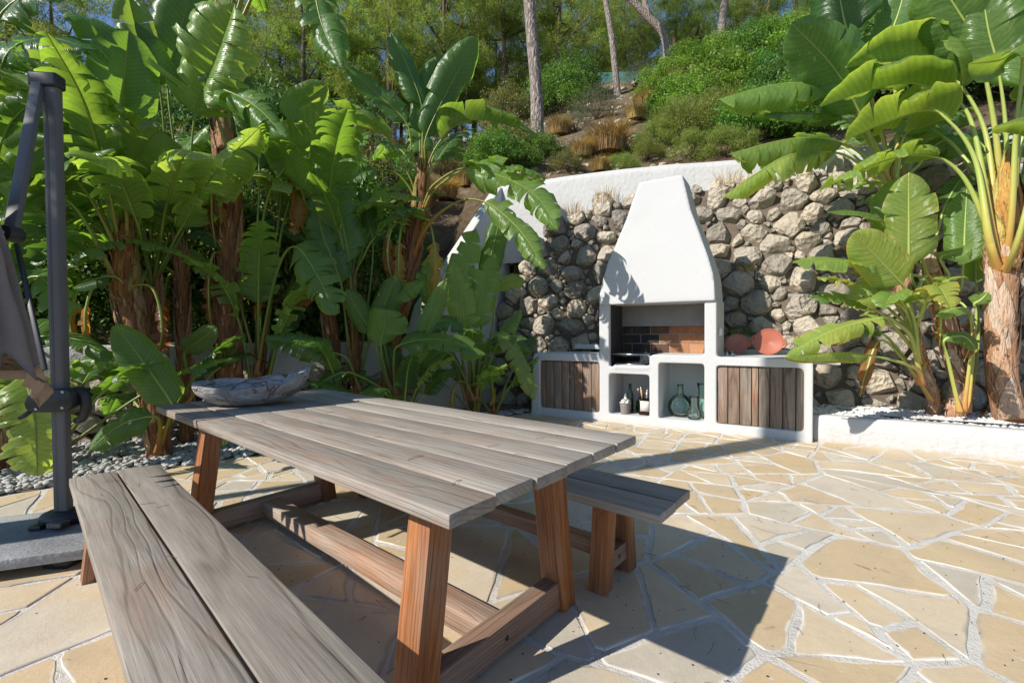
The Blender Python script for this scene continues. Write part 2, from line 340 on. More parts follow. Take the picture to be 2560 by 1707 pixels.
MT['pebble_shade'] = mk_rock('shaded_pebble', [(.2, (.16, .155, .145)), (.5, (.30, .29, .275)), (.9, (.52, .51, .48))], .004)  # the white pebbles again, colour darkened to stand for the left bed's shade
MT['trunk'] = mk_trunk('banana_trunk', [(.12, (.11, .045, .02)), (.34, (.28, .12, .05)), (.55, (.44, .215, .095)), (.72, (.54, .31, .165)), (.9, (.60, .42, .28))])
MT['trunk_pale'] = mk_trunk('pale_banana_trunk', [(.12, (.24, .11, .06)), (.34, (.45, .23, .12)), (.55, (.58, .36, .22)), (.72, (.66, .47, .33)), (.9, (.70, .58, .46))], streak=.42)
MT['sheath'] = mk_trunk('orange_leaf_bases', [(.12, (.22, .075, .025)), (.34, (.46, .19, .05)), (.55, (.60, .34, .09)), (.75, (.60, .46, .13)), (.92, (.50, .48, .14))], streak=.3)
MT['sheath_dark'] = mk_trunk('brown_orange_leaf_bases', [(.12, (.12, .045, .018)), (.34, (.30, .12, .035)), (.55, (.42, .20, .06)), (.75, (.36, .26, .07)), (.92, (.26, .27, .07))])
MT['pet_green'] = mk_petiole('green_stalk', [(0, (.22, .10, .035)), (.18, (.21, .16, .03)), (.4, (.16, .20, .03)), (.7, (.15, .23, .035)), (1, (.24, .33, .06))])
MT['pet_orange'] = mk_petiole('orange_stalk', [(0, (.36, .13, .03)), (.25, (.42, .20, .03)), (.5, (.30, .24, .03)), (.75, (.22, .26, .035)), (1, (.27, .33, .06))])
MT['pet_yellow'] = mk_petiole('yellow_stalk', [(0, (.56, .22, .07)), (.22, (.58, .36, .09)), (.42, (.50, .46, .11)), (.7, (.36, .44, .10)), (1, (.38, .46, .12))])
MT['bush'] = mk_foliage('bush_leaf', (.05, .11, .022), (.10, .21, .035), (.19, .32, .05))
MT['bush_bright'] = mk_foliage('bright_bush_leaf', (.08, .17, .025), (.16, .30, .04), (.26, .42, .07))
MT['bush_dark'] = mk_foliage('dark_bush_leaf', (.035, .075, .02), (.07, .14, .032), (.13, .22, .05))
MT['bush_brown'] = mk_foliage('brown_bush_leaf', (.07, .085, .03), (.14, .155, .05), (.25, .18, .075))
MT['bush_feather'] = mk_foliage('feathery_bush_leaf', (.10, .15, .035), (.19, .25, .055), (.31, .36, .09))
MT['bush_grey'] = mk_foliage('grey_bush_leaf', (.07, .085, .05), (.12, .14, .085), (.20, .22, .14))
MT['pine'] = mk_foliage('pine_needle', (.085, .135, .032), (.18, .25, .058), (.31, .37, .105), .5)
MT['grass'] = mk_foliage('dry_grass', (.20, .13, .05), (.36, .25, .10), (.50, .38, .18), .35)
MT['bark'] = mk_bark(); MT['twig'] = plain('twig', (.12, .085, .06), .9, noise_amt=.4)
MT['alu'] = plain('grey_aluminium', (.118, .115, .112), .55, .0, .12, 8)
MT['black'] = plain('black_plastic', (.022, .023, .025), .42); MT['screw'] = plain('steel_screw', (.6, .6, .6), .3, .9)
MT['canvas'] = plain('taupe_canvas', (.25, .20, .165), .9, noise_amt=.12, scale=60, bmp=.002)
MT['print'] = plain('grey_print', (.12, .12, .115), .6)
MT['clay'] = plain('terracotta_glaze', (.36, .105, .055), .25, noise_amt=.12, scale=9)
MT['soot'] = plain('sooty_lining', (.03, .027, .025), .8, noise_amt=.5, scale=6)
MT['plate'] = plain('smoked_steel', (.20, .185, .175), .5, .25, .35, 5)
MT['iron'] = plain('black_iron', (.03, .03, .03), .5, .5); MT['steel'] = plain('bare_steel', (.55, .55, .55), .3, .9)
MT['brick'] = mk_soot_brick(); MT['drift'] = mk_driftwood()
MT['glass_green'] = mk_glass('aqua_glass', (.84, .955, .925)); MT['glass_clear'] = mk_glass('clear_glass', (.93, .98, .96))
MT['glass_dark'] = plain('dark_bottle_glass', (.012, .018, .010), .08, spec=.7); MT['glass_emerald'] = mk_glass('emerald_glass', (.12, .50, .24))
MT['glass_amber'] = mk_glass('amber_glass', (.60, .30, .12)); MT['foil'] = plain('silver_foil', (.62, .62, .6), .35, .8, .3, 60, bmp=.01)
MT['wicker'] = plain('grey_wicker', (.21, .19, .17), .85, noise_amt=.4, scale=120, bmp=.004)
MT['wood_lt'] = plain('pale_handle_wood', (.52, .34, .16), .5); MT['label'] = plain('paper_label', (.62, .60, .56), .7)
MT['hose'] = plain('black_hose', (.02, .022, .025), .5); MT['white_pl'] = plain('white_plastic', (.72, .71, .66), .5)
MT['needle'] = plain('fallen_needle', (.17, .095, .055), .8, noise_amt=.4, scale=3); MT['speck'] = plain('dark_speck', (.045, .032, .022), .9)
MT['mesh_green'] = plain('green_netting', (.02, .10, .085), .8)

# ------------------------------------------------------------------ object helpers
def link(o, parent=None):
    col.objects.link(o)
    if parent is not None: o.parent = parent
    return o
def tag(o, label=None, cat=None, group=None, kind=None):
    if label: o['label'] = label
    if cat: o['category'] = cat
    if group: o['group'] = group
    if kind: o['kind'] = kind
    return o
def empty(name, loc, label=None, cat=None, group=None, rz=0):
    o = bpy.data.objects.new(name, None); o.location = Vector(loc); o.rotation_euler = (0, 0, rz); o.empty_display_size = .1
    link(o); return tag(o, label, cat, group)
def mesh_data(name, V, F, mat, uv=None, smooth=True, tone=None):
    """V (n,3), F list of faces or (m,k) array; uv per vertex"""
    me = bpy.data.meshes.new(name)
    V = np.asarray(V, float)
    if isinstance(F, np.ndarray):
        m, k = F.shape; me.vertices.add(len(V)); me.vertices.foreach_set('co', V.ravel())
        me.loops.add(m*k); me.loops.foreach_set('vertex_index', F.ravel().astype(np.int32))
        me.polygons.add(m); me.polygons.foreach_set('loop_start', np.arange(0, m*k, k, dtype=np.int32))
        me.update(calc_edges=True)
    else:
        me.from_pydata([tuple(v) for v in V], [], [tuple(int(i) for i in f) for f in F]); me.update()
    if mat: me.materials.append(mat)
    li = np.empty(len(me.loops), np.int32); me.loops.foreach_get('vertex_index', li)
    if uv is not None:
        l = me.uv_layers.new(name='UVMap'); l.data.foreach_set('uv', np.asarray(uv, np.float32)[li].ravel())
    if tone is not None:
        a = me.attributes.new('tone', 'FLOAT', 'POINT'); a.data.foreach_set('value', np.asarray(tone, np.float32))
    me.polygons.foreach_set('use_smooth', np.full(len(me.polygons), smooth))
    me.validate(); return me
def mobj(name, V, F, mat, parent=None, origin=None, uv=None, smooth=True, tone=None):
    V = np.asarray(V, float)
    if origin is not None: V = V - np.asarray(origin)
    return link(bpy.data.objects.new(name, mesh_data(name, V, F, mat, uv, smooth, tone)), parent)
class Acc:
    """collects several shapes for one mesh"""
    def __init__(s): s.V = []; s.F = []; s.n = 0; s.U = []; s.T = []
    def add(s, V, F, uv=None, tone=None):
        V = np.asarray(V, float)
        s.F += [tuple(int(i)+s.n for i in f) for f in F]; s.V.append(V); s.n += len(V)
        s.U.append(np.zeros((len(V), 2)) if uv is None else np.asarray(uv)); s.T.append(np.full(len(V), .5) if tone is None else np.broadcast_to(tone, (len(V),)))
    def obj(s, name, mat, parent=None, origin=None, smooth=True):
        return mobj(name, np.concatenate(s.V), s.F, mat, parent, origin, np.concatenate(s.U), smooth, np.concatenate(s.T))
BF = [(0, 3, 2, 1), (4, 5, 6, 7), (0, 1, 5, 4), (1, 2, 6, 5), (2, 3, 7, 6), (3, 0, 4, 7)]
def boxv(x0, x1, y0, y1, z0, z1):
    return np.array([(x0, y0, z0), (x1, y0, z0), (x1, y1, z0), (x0, y1, z0), (x0, y0, z1), (x1, y0, z1), (x1, y1, z1), (x0, y1, z1)], float)
def bevel_mesh(me, w, seg=2, angle=30):
    bm = bmesh.new(); bm.from_mesh(me)
    es = [e for e in bm.edges if len(e.link_faces) == 2 and e.calc_face_angle(0) > R(angle)]
    bmesh.ops.bevel(bm, geom=es, offset=w, segments=seg, profile=.5, affect='EDGES', clamp_overlap=True)
    bm.normal_update(); bm.to_mesh(me); bm.free()
    for p in me.polygons: p.use_smooth = True
    try: me.set_sharp_from_angle(angle=R(40))
    except Exception: pass
def frames(P):
    P = np.asarray(P, float); Tn = np.gradient(P, axis=0); Tn /= np.linalg.norm(Tn, axis=1)[:, None] + 1e-12
    return Tn
def tubev(P, rad, n=8, flat=1.0, cap=True, ref=None):
    """tube round the path P; returns V, F, UV"""
    P = np.asarray(P, float); m = len(P); rad = np.broadcast_to(np.asarray(rad, float), (m,)); Tn = frames(P)
    ref = np.array([0, 0, 1.]) if ref is None else np.asarray(ref, float)
    V = []; U = []
    S = np.cross(Tn[0], ref)
    if np.linalg.norm(S) < .05: S = np.cross(Tn[0], np.array([1., .3, 0]))
    for i in range(m):
        S = S - Tn[i]*(S@Tn[i]); S /= np.linalg.norm(S) + 1e-12; B = np.cross(S, Tn[i])
        for k in range(n):
            a = 2*math.pi*k/n
            V.append(P[i] + rad[i]*(math.cos(a)*S + flat*math.sin(a)*B)); U.append((k/n, i/(m-1)))
    F = []
    for i in range(m-1):
        for k in range(n):
            k2 = (k+1) % n; F.append((i*n+k, i*n+k2, (i+1)*n+k2, (i+1)*n+k))
    if cap: F.append(tuple(range(n-1, -1, -1))); F.append(tuple((m-1)*n+k for k in range(n)))
    return np.array(V), F, np.array(U)
def tube2(*a, **k): return tubev(*a, **k)[:2]
def spline(P, n):
    """Catmull-Rom through P, resampled to n points even in arc length; also the arc fraction of each given point"""
    P = np.asarray(P, float); Q = np.vstack([2*P[0]-P[1], P, 2*P[-1]-P[-2]]); out = []; K = 14
    for i in range(len(P)-1):
        p0, p1, p2, p3 = Q[i:i+4]
        for k in range(K):
            t = k/K; out.append(.5*((2*p1)+(-p0+p2)*t+(2*p0-5*p1+4*p2-p3)*t*t+(-p0+3*p1-3*p2+p3)*t**3))
    out.append(P[-1]); out = np.array(out)
    d = np.r_[0, np.cumsum(np.linalg.norm(np.diff(out, axis=0), axis=1))]; L = d[-1]; frac = d[::K]/L
    s = np.linspace(0, L, n)
    return np.stack([np.interp(s, d, out[:, j]) for j in range(3)], 1), frac, L
def lathe(prof, n=32):
    """closed outline [(r, z)] turned about z"""
    V = []; F = []; m = len(prof)
    for r, z in prof:
        for k in range(n):
            a = 2*math.pi*k/n; V.append((max(r, 1e-4)*math.cos(a), max(r, 1e-4)*math.sin(a), z))
    for i in range(m-1):
        for k in range(n):
            k2 = (k+1) % n; F.append((i*n+k, i*n+k2, (i+1)*n+k2, (i+1)*n+k))
    return np.array(V), F
def ico(sub):
    bm = bmesh.new(); bmesh.ops.create_icosphere(bm, subdivisions=sub, radius=1)
    V = np.array([v.co[:] for v in bm.verts]); F = np.array([[v.index for v in f.verts] for f in bm.faces]); bm.free(); return V, F
ICO1, ICO2, ICO3 = ico(1), ico(2), ico(3)
def clip(poly, nx, ny, c):
    """keep the side nx*x + ny*y <= c"""
    out = []; n = len(poly)
    for i in range(n):
        a = poly[i]; b = poly[(i+1) % n]; da = nx*a[0]+ny*a[1]-c; db = nx*b[0]+ny*b[1]-c
        if da <= 0: out.append(a)
        if (da < 0 < db) or (db < 0 < da):
            t = da/(da-db); out.append((a[0]+t*(b[0]-a[0]), a[1]+t*(b[1]-a[1])))
    return out
def power_cells(S, W, rmax=1.6):
    S = np.asarray(S); W = np.asarray(W); cells = []; rmax = np.broadcast_to(rmax, (len(S),)); rm_ = rmax
    for i, p in enumerate(S):
        rmax = rm_[i]
        poly = [(p[0]+rmax*math.cos(k*.7854+.39), p[1]+rmax*math.sin(k*.7854+.39)) for k in range(8)]
        d = np.hypot(*(S-p).T); idx = np.argsort(d)[1:34]
        for j in idx:
            if d[j] > 2*rmax*1.5: break
            q = S[j]; poly = clip(poly, 2*(q[0]-p[0]), 2*(q[1]-p[1]), q@q - p@p - W[j] + W[i])
            if len(poly) < 3: break
        cells.append(poly)
    return cells
def inset(poly, d):
    """shrink a convex polygon by d on every side"""
    n = len(poly); A = sum(poly[i][0]*poly[(i+1) % n][1]-poly[(i+1) % n][0]*poly[i][1] for i in range(n))
    if A < 0: poly = poly[::-1]
    out = list(poly)
    for i in range(n):
        a = poly[i]; b = poly[(i+1) % n]; ex, ey = b[0]-a[0], b[1]-a[1]; l = math.hypot(ex, ey)
        if l < 1e-9: continue
        nx, ny = ey/l, -ex/l; out = clip(out, nx, ny, nx*a[0]+ny*a[1]-d)
        if len(out) < 3: return []
    return out
def area(poly):
    n = len(poly); return abs(sum(poly[i][0]*poly[(i+1) % n][1]-poly[(i+1) % n][0]*poly[i][1] for i in range(n)))/2

# ------------------------------------------------------------------ the lie of the place
P0 = np.array([.292, 6.485]); WA = np.array([.8503, -.5261]); WN = np.array([.5261, .8503]); WROT = math.atan2(WA[1], WA[0])
def W(s, t, z): q = P0 + s*WA + t*WN; return np.array([q[0], q[1], z])
def par_t(s): return 1.08 + .226*(s+1.2)                 # distance of the white parapet behind the barbecue front
def bound(x):                                              # where the hillside starts behind the garden walls, and how high
    y = np.interp(x, [-30, -1.45, -.40, 20], [6.22-28.55*.404, 6.22, 8.04, 8.04-20.4*.3215])
    h = np.interp(x, [-30, -1.45, -.40, 20], [.95, .95, 3.55, 3.55]); return y, h
def hill_z(x, y):
    yb, hb = bound(x); d = y - yb - .22
    if d < 0: return -.03
    yc = 25.
    slope = .60 if x > -1 else .52
    z = hb + slope*min(d, yc-yb) + .10*max(0, y-yc)
    k = min(1, d/2.)
    z += k*(.35*noise.noise(Vector((x*.35, y*.35, 1.7))) + .12*noise.noise(Vector((x*1.3, y*1.3, 4.))) + .8*k*noise.noise(Vector((x*.09, y*.09, 9.))))
    return z
xs = np.r_[np.arange(-60, -10, 2.5), np.arange(-10, 12, .22), np.arange(12, 70, 2.5)]
ys = np.r_[np.arange(-30, 2, 4.), np.arange(2, 16, .22), np.arange(16, 30, .7), np.arange(30, 95, 4.)]
V = np.array([(x, y, hill_z(x, y)) for y in ys for x in xs]); nx = len(xs)
F = np.array([(j*nx+i, j*nx+i+1, (j+1)*nx+i+1, (j+1)*nx+i) for j in range(len(ys)-1) for i in range(nx-1)])
tag(mobj('hillside', V, F, MT['hill']), kind='structure')

# ---- patio of crazy paving
BE0 = np.array([-3.77, 3.31]); BE1 = np.array([-.02, 6.40]); bd = (BE1-BE0)/np.linalg.norm(BE1-BE0); bn = np.array([-bd[1], bd[0]])
def in_patio(poly):
    poly = clip(poly, WN[0], WN[1], P0@WN + .13)
    if len(poly) > 2: poly = clip(poly, bn[0], bn[1], BE0@bn)
    for c in ((0, -1, -.25), (-1, 0, 4.6), (1, 0, 6.2)):
        if len(poly) > 2: poly = clip(poly, *c)
    return poly
bb = in_patio([(-9, -3), (9, -3), (9, 9), (-9, 9)])
n_ = len(bb)
patio = mobj('patio', [(x, y, .0075) for x, y in bb] + [(x, y, -.04) for x, y in bb], [tuple(range(n_))] + [(i, i+n_, (i+1) % n_ + n_, (i+1) % n_) for i in range(n_)], MT['mortar'], smooth=False)
tag(patio, kind='structure')
r2 = random.Random(12)
def split(poly, want, depth=0):
    """break a slab into irregular pieces the way a mason lays broken flags"""
    A = area(poly)
    if A < want or depth > 14: return [poly]
    c = np.mean(poly, axis=0); P = np.array(poly)-c; cov = P.T@P; w_, v_ = np.linalg.eigh(cov); ax = v_[:, 1]      # long axis
    ang = math.atan2(ax[1], ax[0]) + r2.gauss(0, .42); nx_, ny_ = math.cos(ang), math.sin(ang); pr = P@np.array([nx_, ny_]); k = r2.uniform(.34, .66); d = pr.min()+(pr.max()-pr.min())*k + c@np.array([nx_, ny_])
    out = []
    for h in (clip(poly, nx_, ny_, d), clip(poly, -nx_, -ny_, -d)):
        if len(h) > 2:
            cc = np.mean(h, axis=0); base_w = .22 if cc[1] < 2.5 else .11
            out += split(h, base_w*math.exp(r2.gauss(0, .62)) if r2.random() < .5 else want, depth+1)
    return out
big = []
for k in range(900):
    p = (r2.uniform(-5.2, 7), r2.uniform(-3.2, 8))
    if not big or np.min(np.hypot(*(np.array(big)-p).T)) > r2.uniform(.65, 1.25): big.append(p)
cells = []
for c in power_cells(big, [r2.uniform(-.15, .15) for _ in big], 2.4):
    if len(c) > 2:
        c = in_patio(c)
        if len(c) > 2: cells += split(c, (.26 if np.mean(c, axis=0)[1] < 2.5 else .12)*math.exp(r2.gauss(0, .5)))
def warp(p): return (p[0]+.07*noise.noise(Vector((p[0]*1.1, p[1]*1.1, 2.))) + .02*noise.noise(Vector((p[0]*4, p[1]*4, 7.))), p[1]+.07*noise.noise(Vector((p[0]*1.1, p[1]*1.1, 22.))) + .02*noise.noise(Vector((p[0]*4, p[1]*4, 17.))))
flags = []
for c in cells:
    if len(c) < 3: continue
    c = inset(c, r2.choice((.005, .006, .008, .010, .014)))
    if len(c) < 3 or area(c) < .006: continue
    # a wavering chipped outline with rounded corners
    q = []; m = len(c)
    for i in range(m):
        a, b = np.array(c[i]), np.array(c[(i+1) % m]); L = np.linalg.norm(b-a)
        cut = min(r2.choice((.006, .012, .035)), L*.30)/L; k = max(1, int(L/.07))
        for t in np.linspace(cut, 1-cut, k+1):
            p = a+(b-a)*t; nn = np.array([b[1]-a[1], a[0]-b[0]])/L
            q.append(p - nn*(abs(noise.noise(Vector((p[0]*5, p[1]*5, .3))))*.020 + abs(noise.noise(Vector((p[0]*19, p[1]*19, 1.3))))*.007) + nn*.003)
    q = np.array([warp(p) for p in q]); ce = q.mean(0); A = area([tuple(x) for x in q]); px = A*abs(H)/max(.5, np.linalg.norm(ce))**3
    h = r2.uniform(.009, .014); tilt = np.array([r2.uniform(-.008, .008), r2.uniform(-.008, .008)])
    k = len(q); dirv = ce - q; dl = np.linalg.norm(dirv, axis=1)[:, None]+1e-9
    zt = lambda pts, zz: np.c_[pts, zz + (pts-ce)@tilt]
    rings = [np.c_[q, np.full(k, .0)], zt(q + dirv/dl*.002, h-.003), zt(q + dirv/dl*np.minimum(.008, dl*.3), h), zt(q + dirv/dl*np.minimum(.05, dl*.5), h), zt(q*0+ce, h)[:1]]
    Vv = np.vstack(rings); Uv = np.r_[np.zeros(3*k), np.ones(k), 1.]; Uv = np.c_[Uv, Uv*0]
    Ff = [(i+j*k, (i+1) % k+j*k, (i+1) % k+(j+1)*k, i+(j+1)*k) for j in (0, 1, 2) for i in range(k)] + [(3*k+i, 3*k+(i+1) % k, 4*k) for i in range(k)]
    vis = -1.2 < ce[0]/max(ce[1], .2) < 1.2
    flags.append((px if vis else px*.02, Vv, Ff, Uv))
flags.sort(key=lambda f: -f[0])
rest = Acc()
for i, (px, Vv, Ff, Uv) in enumerate(flags):
    if i < 300:
        mobj('flagstone', Vv, Ff, MT['flag'], patio, uv=Uv, smooth=False)
    else: rest.add(Vv, Ff, Uv)
if rest.n: tag(rest.obj('small_flagstones', MT['flag'], patio, smooth=False), kind='stuff')

# ---- fallen pine needles and specks on the paving
acc = Acc(); r3 = random.Random(11)
def needle(p, z, L, ang, w=.0008):
    n = 4; pts = []
    bend = r3.uniform(-.5, .5)
    for i in range(n):
        t = i/(n-1); a = ang+bend*t; pts.append((p[0]+L*t*math.cos(a), p[1]+L*t*math.sin(a), z+.001+.004*math.sin(3.1*t)*r3.random()))
    return tubev(pts, w, 3, cap=False)
for k in range(330):
    y = .5 + 5.7*r3.random()**1.3; x = r3.uniform(-1.1, 1.15)*y
    if bn@(np.array([x, y])-BE0) > 0 or WN@(np.array([x, y])-P0) > 0: continue
    a = r3.uniform(0, 6.28); L = r3.uniform(.03, .085)
    acc.add(*needle((x, y), .016, L, a)[:2])
    if r3.random() < .35: acc.add(*needle((x, y), .016, L*r3.uniform(.7, 1), a+r3.uniform(-.35, .35))[:2])
tag(acc.obj('fallen_pine_needles', MT['needle']), 'thin brown pine needles scattered over the paving', 'pine needles', kind='stuff')
acc = Acc()
for k in range(900):
    y = .6 + 5.4*r3.random()**1.2; x = r3.uniform(-1.1, 1.15)*y
    if bn@(np.array([x, y])-BE0) > 0 or WN@(np.array([x, y])-P0) > 0: continue
    rr = r3.uniform(.0018, .0048); V_ = ICO1[0]*(rr, rr*r3.uniform(.6, 1), rr*.5) + (x, y, .0145); acc.add(V_, ICO1[1])
tag(acc.obj('dark_specks', MT['speck']), 'tiny dark seeds and crumbs strewn over the paving', 'debris', kind='stuff')

# ---- white walls
def prism(poly, y0, y1):
    """poly of (x, z) extruded along y"""
    k = len(poly); V_ = [(x, y0, z) for x, z in poly] + [(x, y1, z) for x, z in poly]
    F_ = [tuple(range(k)), tuple(range(2*k-1, k-1, -1))] + [(i, i+k, (i+1) % k+k, (i+1) % k) for i in range(k)]
    return V_, F_
def remeshed(acc, voxel, smooth_it=5, fac=.5):
    o = acc.obj('tmp', None, smooth=True)
    m = o.modifiers.new('r', 'REMESH'); m.mode = 'VOXEL'; m.voxel_size = voxel
    s = o.modifiers.new('s', 'SMOOTH'); s.factor = fac; s.iterations = smooth_it
    bpy.context.view_layer.update()
    me = bpy.data.meshes.new_from_object(o.evaluated_get(bpy.context.evaluated_depsgraph_get()))
    bpy.data.objects.remove(o); return me
def wall_along(name, pts, z0, ztop, thick, mat, label, voxel=.04, wob=.012):
    """wall along a ground line with a slightly uneven hand-plastered face"""
    acc = Acc(); pts = np.array(pts, float); L = np.r_[0, np.cumsum(np.linalg.norm(np.diff(pts, axis=0), axis=1))]
    n = int(L[-1]/.12)+2; s = np.linspace(0, L[-1], n); Q = np.stack([np.interp(s, L, pts[:, 0]), np.interp(s, L, pts[:, 1])], 1)
    Tn = np.gradient(Q, axis=0); Tn /= np.linalg.norm(Tn, axis=1)[:, None]; Nn = np.stack([-Tn[:, 1], Tn[:, 0]], 1)
    zt = np.array([ztop(k) if callable(ztop) else ztop for k in s]); V_ = []; prof = [(0, 0), (0, .5), (0, .93), (.10, 1), (.9, 1), (1, .93), (1, 0)]
    for i in range(n):
        for u, v in prof:
            d = wob*noise.noise(Vector((s[i]*2.2, v*2.5, u*3+7))); p = Q[i] + Nn[i]*(u*thick + d)
            V_.append((p[0], p[1], z0 + (zt[i]-z0)*v + (wob*.6*noise.noise(Vector((s[i]*1.6, 5, u))) if v == 1 else 0)))
    m = len(prof); F_ = [(i*m+j, (i+1)*m+j, (i+1)*m+j+1, i*m+j+1) for i in range(n-1) for j in range(m-1)] + [tuple(range(m)), tuple((n-1)*m+j for j in range(m-1, -1, -1))]
    o = mobj(name, V_, F_, mat); tag(o, label, 'wall')
    return o
q = lambda s, t: W(s, t, 0)[:2]
wall_along('parapet', [q(-1.25, 1.07), q(1.9, 1.78), q(3.0, 2.05), q(6.8, 2.75)], 2.4, lambda s: 3.76 + .05*math.sin(s*.9), .25, MT['stucco_old'], 'long white plastered parapet running along the top of the dry stone slope')
wall_along('planter_wall', [q(3.352, .10), q(7.2, .10)], -.02, .285, .17, MT['stucco_old'], 'low white rough plastered planter wall in front of the right hand banana plants')
low_pts = [(-8.6, 3.25), (-1.30, 6.20)]
wall_along('retaining_wall', low_pts, .62, 1.075, .22, MT['stucco_old'], 'low white retaining wall in shade behind the left hand banana plants')
# wing wall climbing the slope, built in (t, z) and set across the barbecue line
wv, wf = prism([(-1.12, -.02), (-1.12, 1.12), (-.93, 1.58), (1.06, 3.74), (1.34, 3.74), (1.34, -.02)], 0, .20)
o = mobj('wing_wall', wv, wf, MT['stucco_old'], smooth=False); o.matrix_world = Matrix.Translation(Vector(W(-1.2, 0, 0))) @ Matrix.Rotation(WROT + math.pi/2, 4, 'Z')
bevel_mesh(o.data, .02); tag(o, 'white triangular wing wall climbing the slope left of the stones', 'wall')

# ---- stones
def rock(poly, thick, rnd, sub=3, cuts=11):
    """an angular boulder that fills the convex cell poly (local x, y), standing out along z"""
    V_, F_ = (ICO3 if sub == 3 else ICO2); V_ = V_.copy(); ce = np.mean(poly, axis=0); k = len(poly); P = np.array(poly)-ce
    rn = np.hypot(V_[:, 0], V_[:, 1]); th = np.arctan2(V_[:, 1], V_[:, 0])
    Rr = np.full(len(V_), 9.)
    for i in range(k):
        a, b = P[i], P[(i+1) % k]; e = b-a; l = np.hypot(*e)
        if l < 1e-6: continue
        nn = np.array([e[1], -e[0]])/l; d = nn@a; den = np.cos(th)*nn[0]+np.sin(th)*nn[1]
        with np.errstate(divide='ignore', invalid='ignore'): rr = np.where(den*np.sign(d if d else 1) > 1e-6, d/den, 9.)
        Rr = np.minimum(Rr, np.where(rr > 0, rr, 9.))
    pw = np.power(rn, .46); X = np.cos(th)*Rr*pw; Y = np.sin(th)*Rr*pw; Z = np.sign(V_[:, 2])*np.power(np.abs(V_[:, 2]), .8)*thick
    Q = np.stack([X, Y, Z], 1); size = math.sqrt(area(poly))
    so = rnd.uniform(0, 99)
    for i in range(len(Q)):
        v = Vector(Q[i]*(1.1/size)+np.array([so, so, 0])); Q[i] *= 1 + .13*noise.noise(v) + .08*noise.noise(v*2.7)
    for i in range(cuts):                                  # broken faces
        a = rnd.uniform(0, 6.28); el = rnd.uniform(.10, 1.5); m = np.array([math.cos(a)*math.cos(el), math.sin(a)*math.cos(el), math.sin(el)])
        ext = (Q@m).max(); d0 = ext*rnd.uniform(.60, .86); ex = np.maximum(0, Q@m-d0); Q -= ex[:, None]*m*.96
    return Q, F_, ce
def stone_field(thing, layout, place, mat, rnd, origin, thick=(.36, .52), vis=None, limit=300, sub=3, rest_name='small_stones'):
    S_, R_ = layout; cells = power_cells(S_, (np.array(R_)*.9)**2, np.array(R_)*1.32); items = []
    for c, r in zip(cells, R_):
        c = inset(c, .004)
        if len(c) < 3 or area(c) < .0012: continue
        Q, F_, ce = rock(c, math.sqrt(area(c))*rnd.uniform(*thick), rnd, sub)
        V_ = place(Q, ce); items.append((vis(ce, area(c)) if vis else area(c), V_, F_))
    items.sort(key=lambda t: -t[0]); rest = Acc()
    for i, (a, V_, F_) in enumerate(items):
        if i < limit: o = mobj('stone', V_, F_, mat, thing, origin)
        else: rest.add(V_, F_); continue
        try: o.data.set_sharp_from_angle(angle=R(17))
        except Exception: pass
    if rest.n: tag(rest.obj(rest_name, mat, thing, origin), kind='stuff')
def dart(x0, x1, y0, y1, rad, ok, rnd, n=9000, squash=.70):
    S_ = []; R_ = []
    tries = sorted([rad(rnd) for _ in range(n)], reverse=True)
    for r in tries:
        p = (rnd.uniform(x0, x1), rnd.uniform(y0, y1))
        if not ok(*p): continue
        if S_:
            q_ = np.array(S_); d = np.hypot(q_[:, 0]-p[0], (q_[:, 1]-p[1])/squash)
            if np.any(d < (np.array(R_)+r)*.80): continue
        S_.append(p); R_.append(r)
    return S_, R_
def zt_(s): return np.interp(s, [-1.25, -1.0, -.6, -.2, .5, 2, 3, 4.4, 6.5], [1.2, 1.6, 2.45, 2.95, 3.25, 3.32, 3.36, 3.5, 3.6])
def st_t(s, z): t0 = .75 + .38*min(1, max(0, (s-3)/1.3)); return t0 + (par_t(s)-.06-t0)*z/3.3
rs = random.Random(21)
def srad(r): u = r.random(); return .038 + .055*r.random() if u < .70 else (.10 + .055*r.random() if u < .93 else .155 + .075*r.random())
sw_o = W(1.5, .9, 0); stone_wall = empty('stone_wall', sw_o, 'leaning dry stone wall of grey and tan boulders behind the white barbecue', 'stone wall')
lay = dart(-1.15, 6.3, .0, 3.6, srad, lambda s, z: z < zt_(s), rs, 26000)
def sw_place(Q, ce):
    s, z = ce; t = st_t(s, z); eu = np.array([0, 0, 0.]); up = W(s, st_t(s, z+.1), z+.1)-W(s, t, z); up /= np.linalg.norm(up)
    ax = np.array([WA[0], WA[1], 0]); nr = np.cross(ax, up); nr = nr/np.linalg.norm(nr)
    if nr[1] > 0: nr = -nr
    return W(s, t, z) + Q[:, :1]*ax + Q[:, 1:2]*up + Q[:, 2:]*nr
def sw_vis(ce, A):
    s, z = ce; p = W(s, st_t(s, z), z); hid = (0 < s < 3.4 and z < .75) or (.95 < s < 2.45 and z < 2.0) or (1.2 < s < 2.2) or s > 5.2
    return A/(p[1]**2) * (.05 if hid else 1)
stone_field(stone_wall, lay, sw_place, MT['rock'], rs, sw_o, vis=sw_vis)
g = [(s, z) for s in np.linspace(-1.2, 6.8, 41) for z in np.linspace(-.05, 1, 9)]
cv = np.array([W(s, st_t(s, k*zt_(s))+.045, k*zt_(s)) for s, k in g]) ; m = 9
mobj('earth_core', cv, [(i*m+j, (i+1)*m+j, (i+1)*m+j+1, i*m+j+1) for i in range(40) for j in range(m-1)], MT['core'], stone_wall, sw_o)

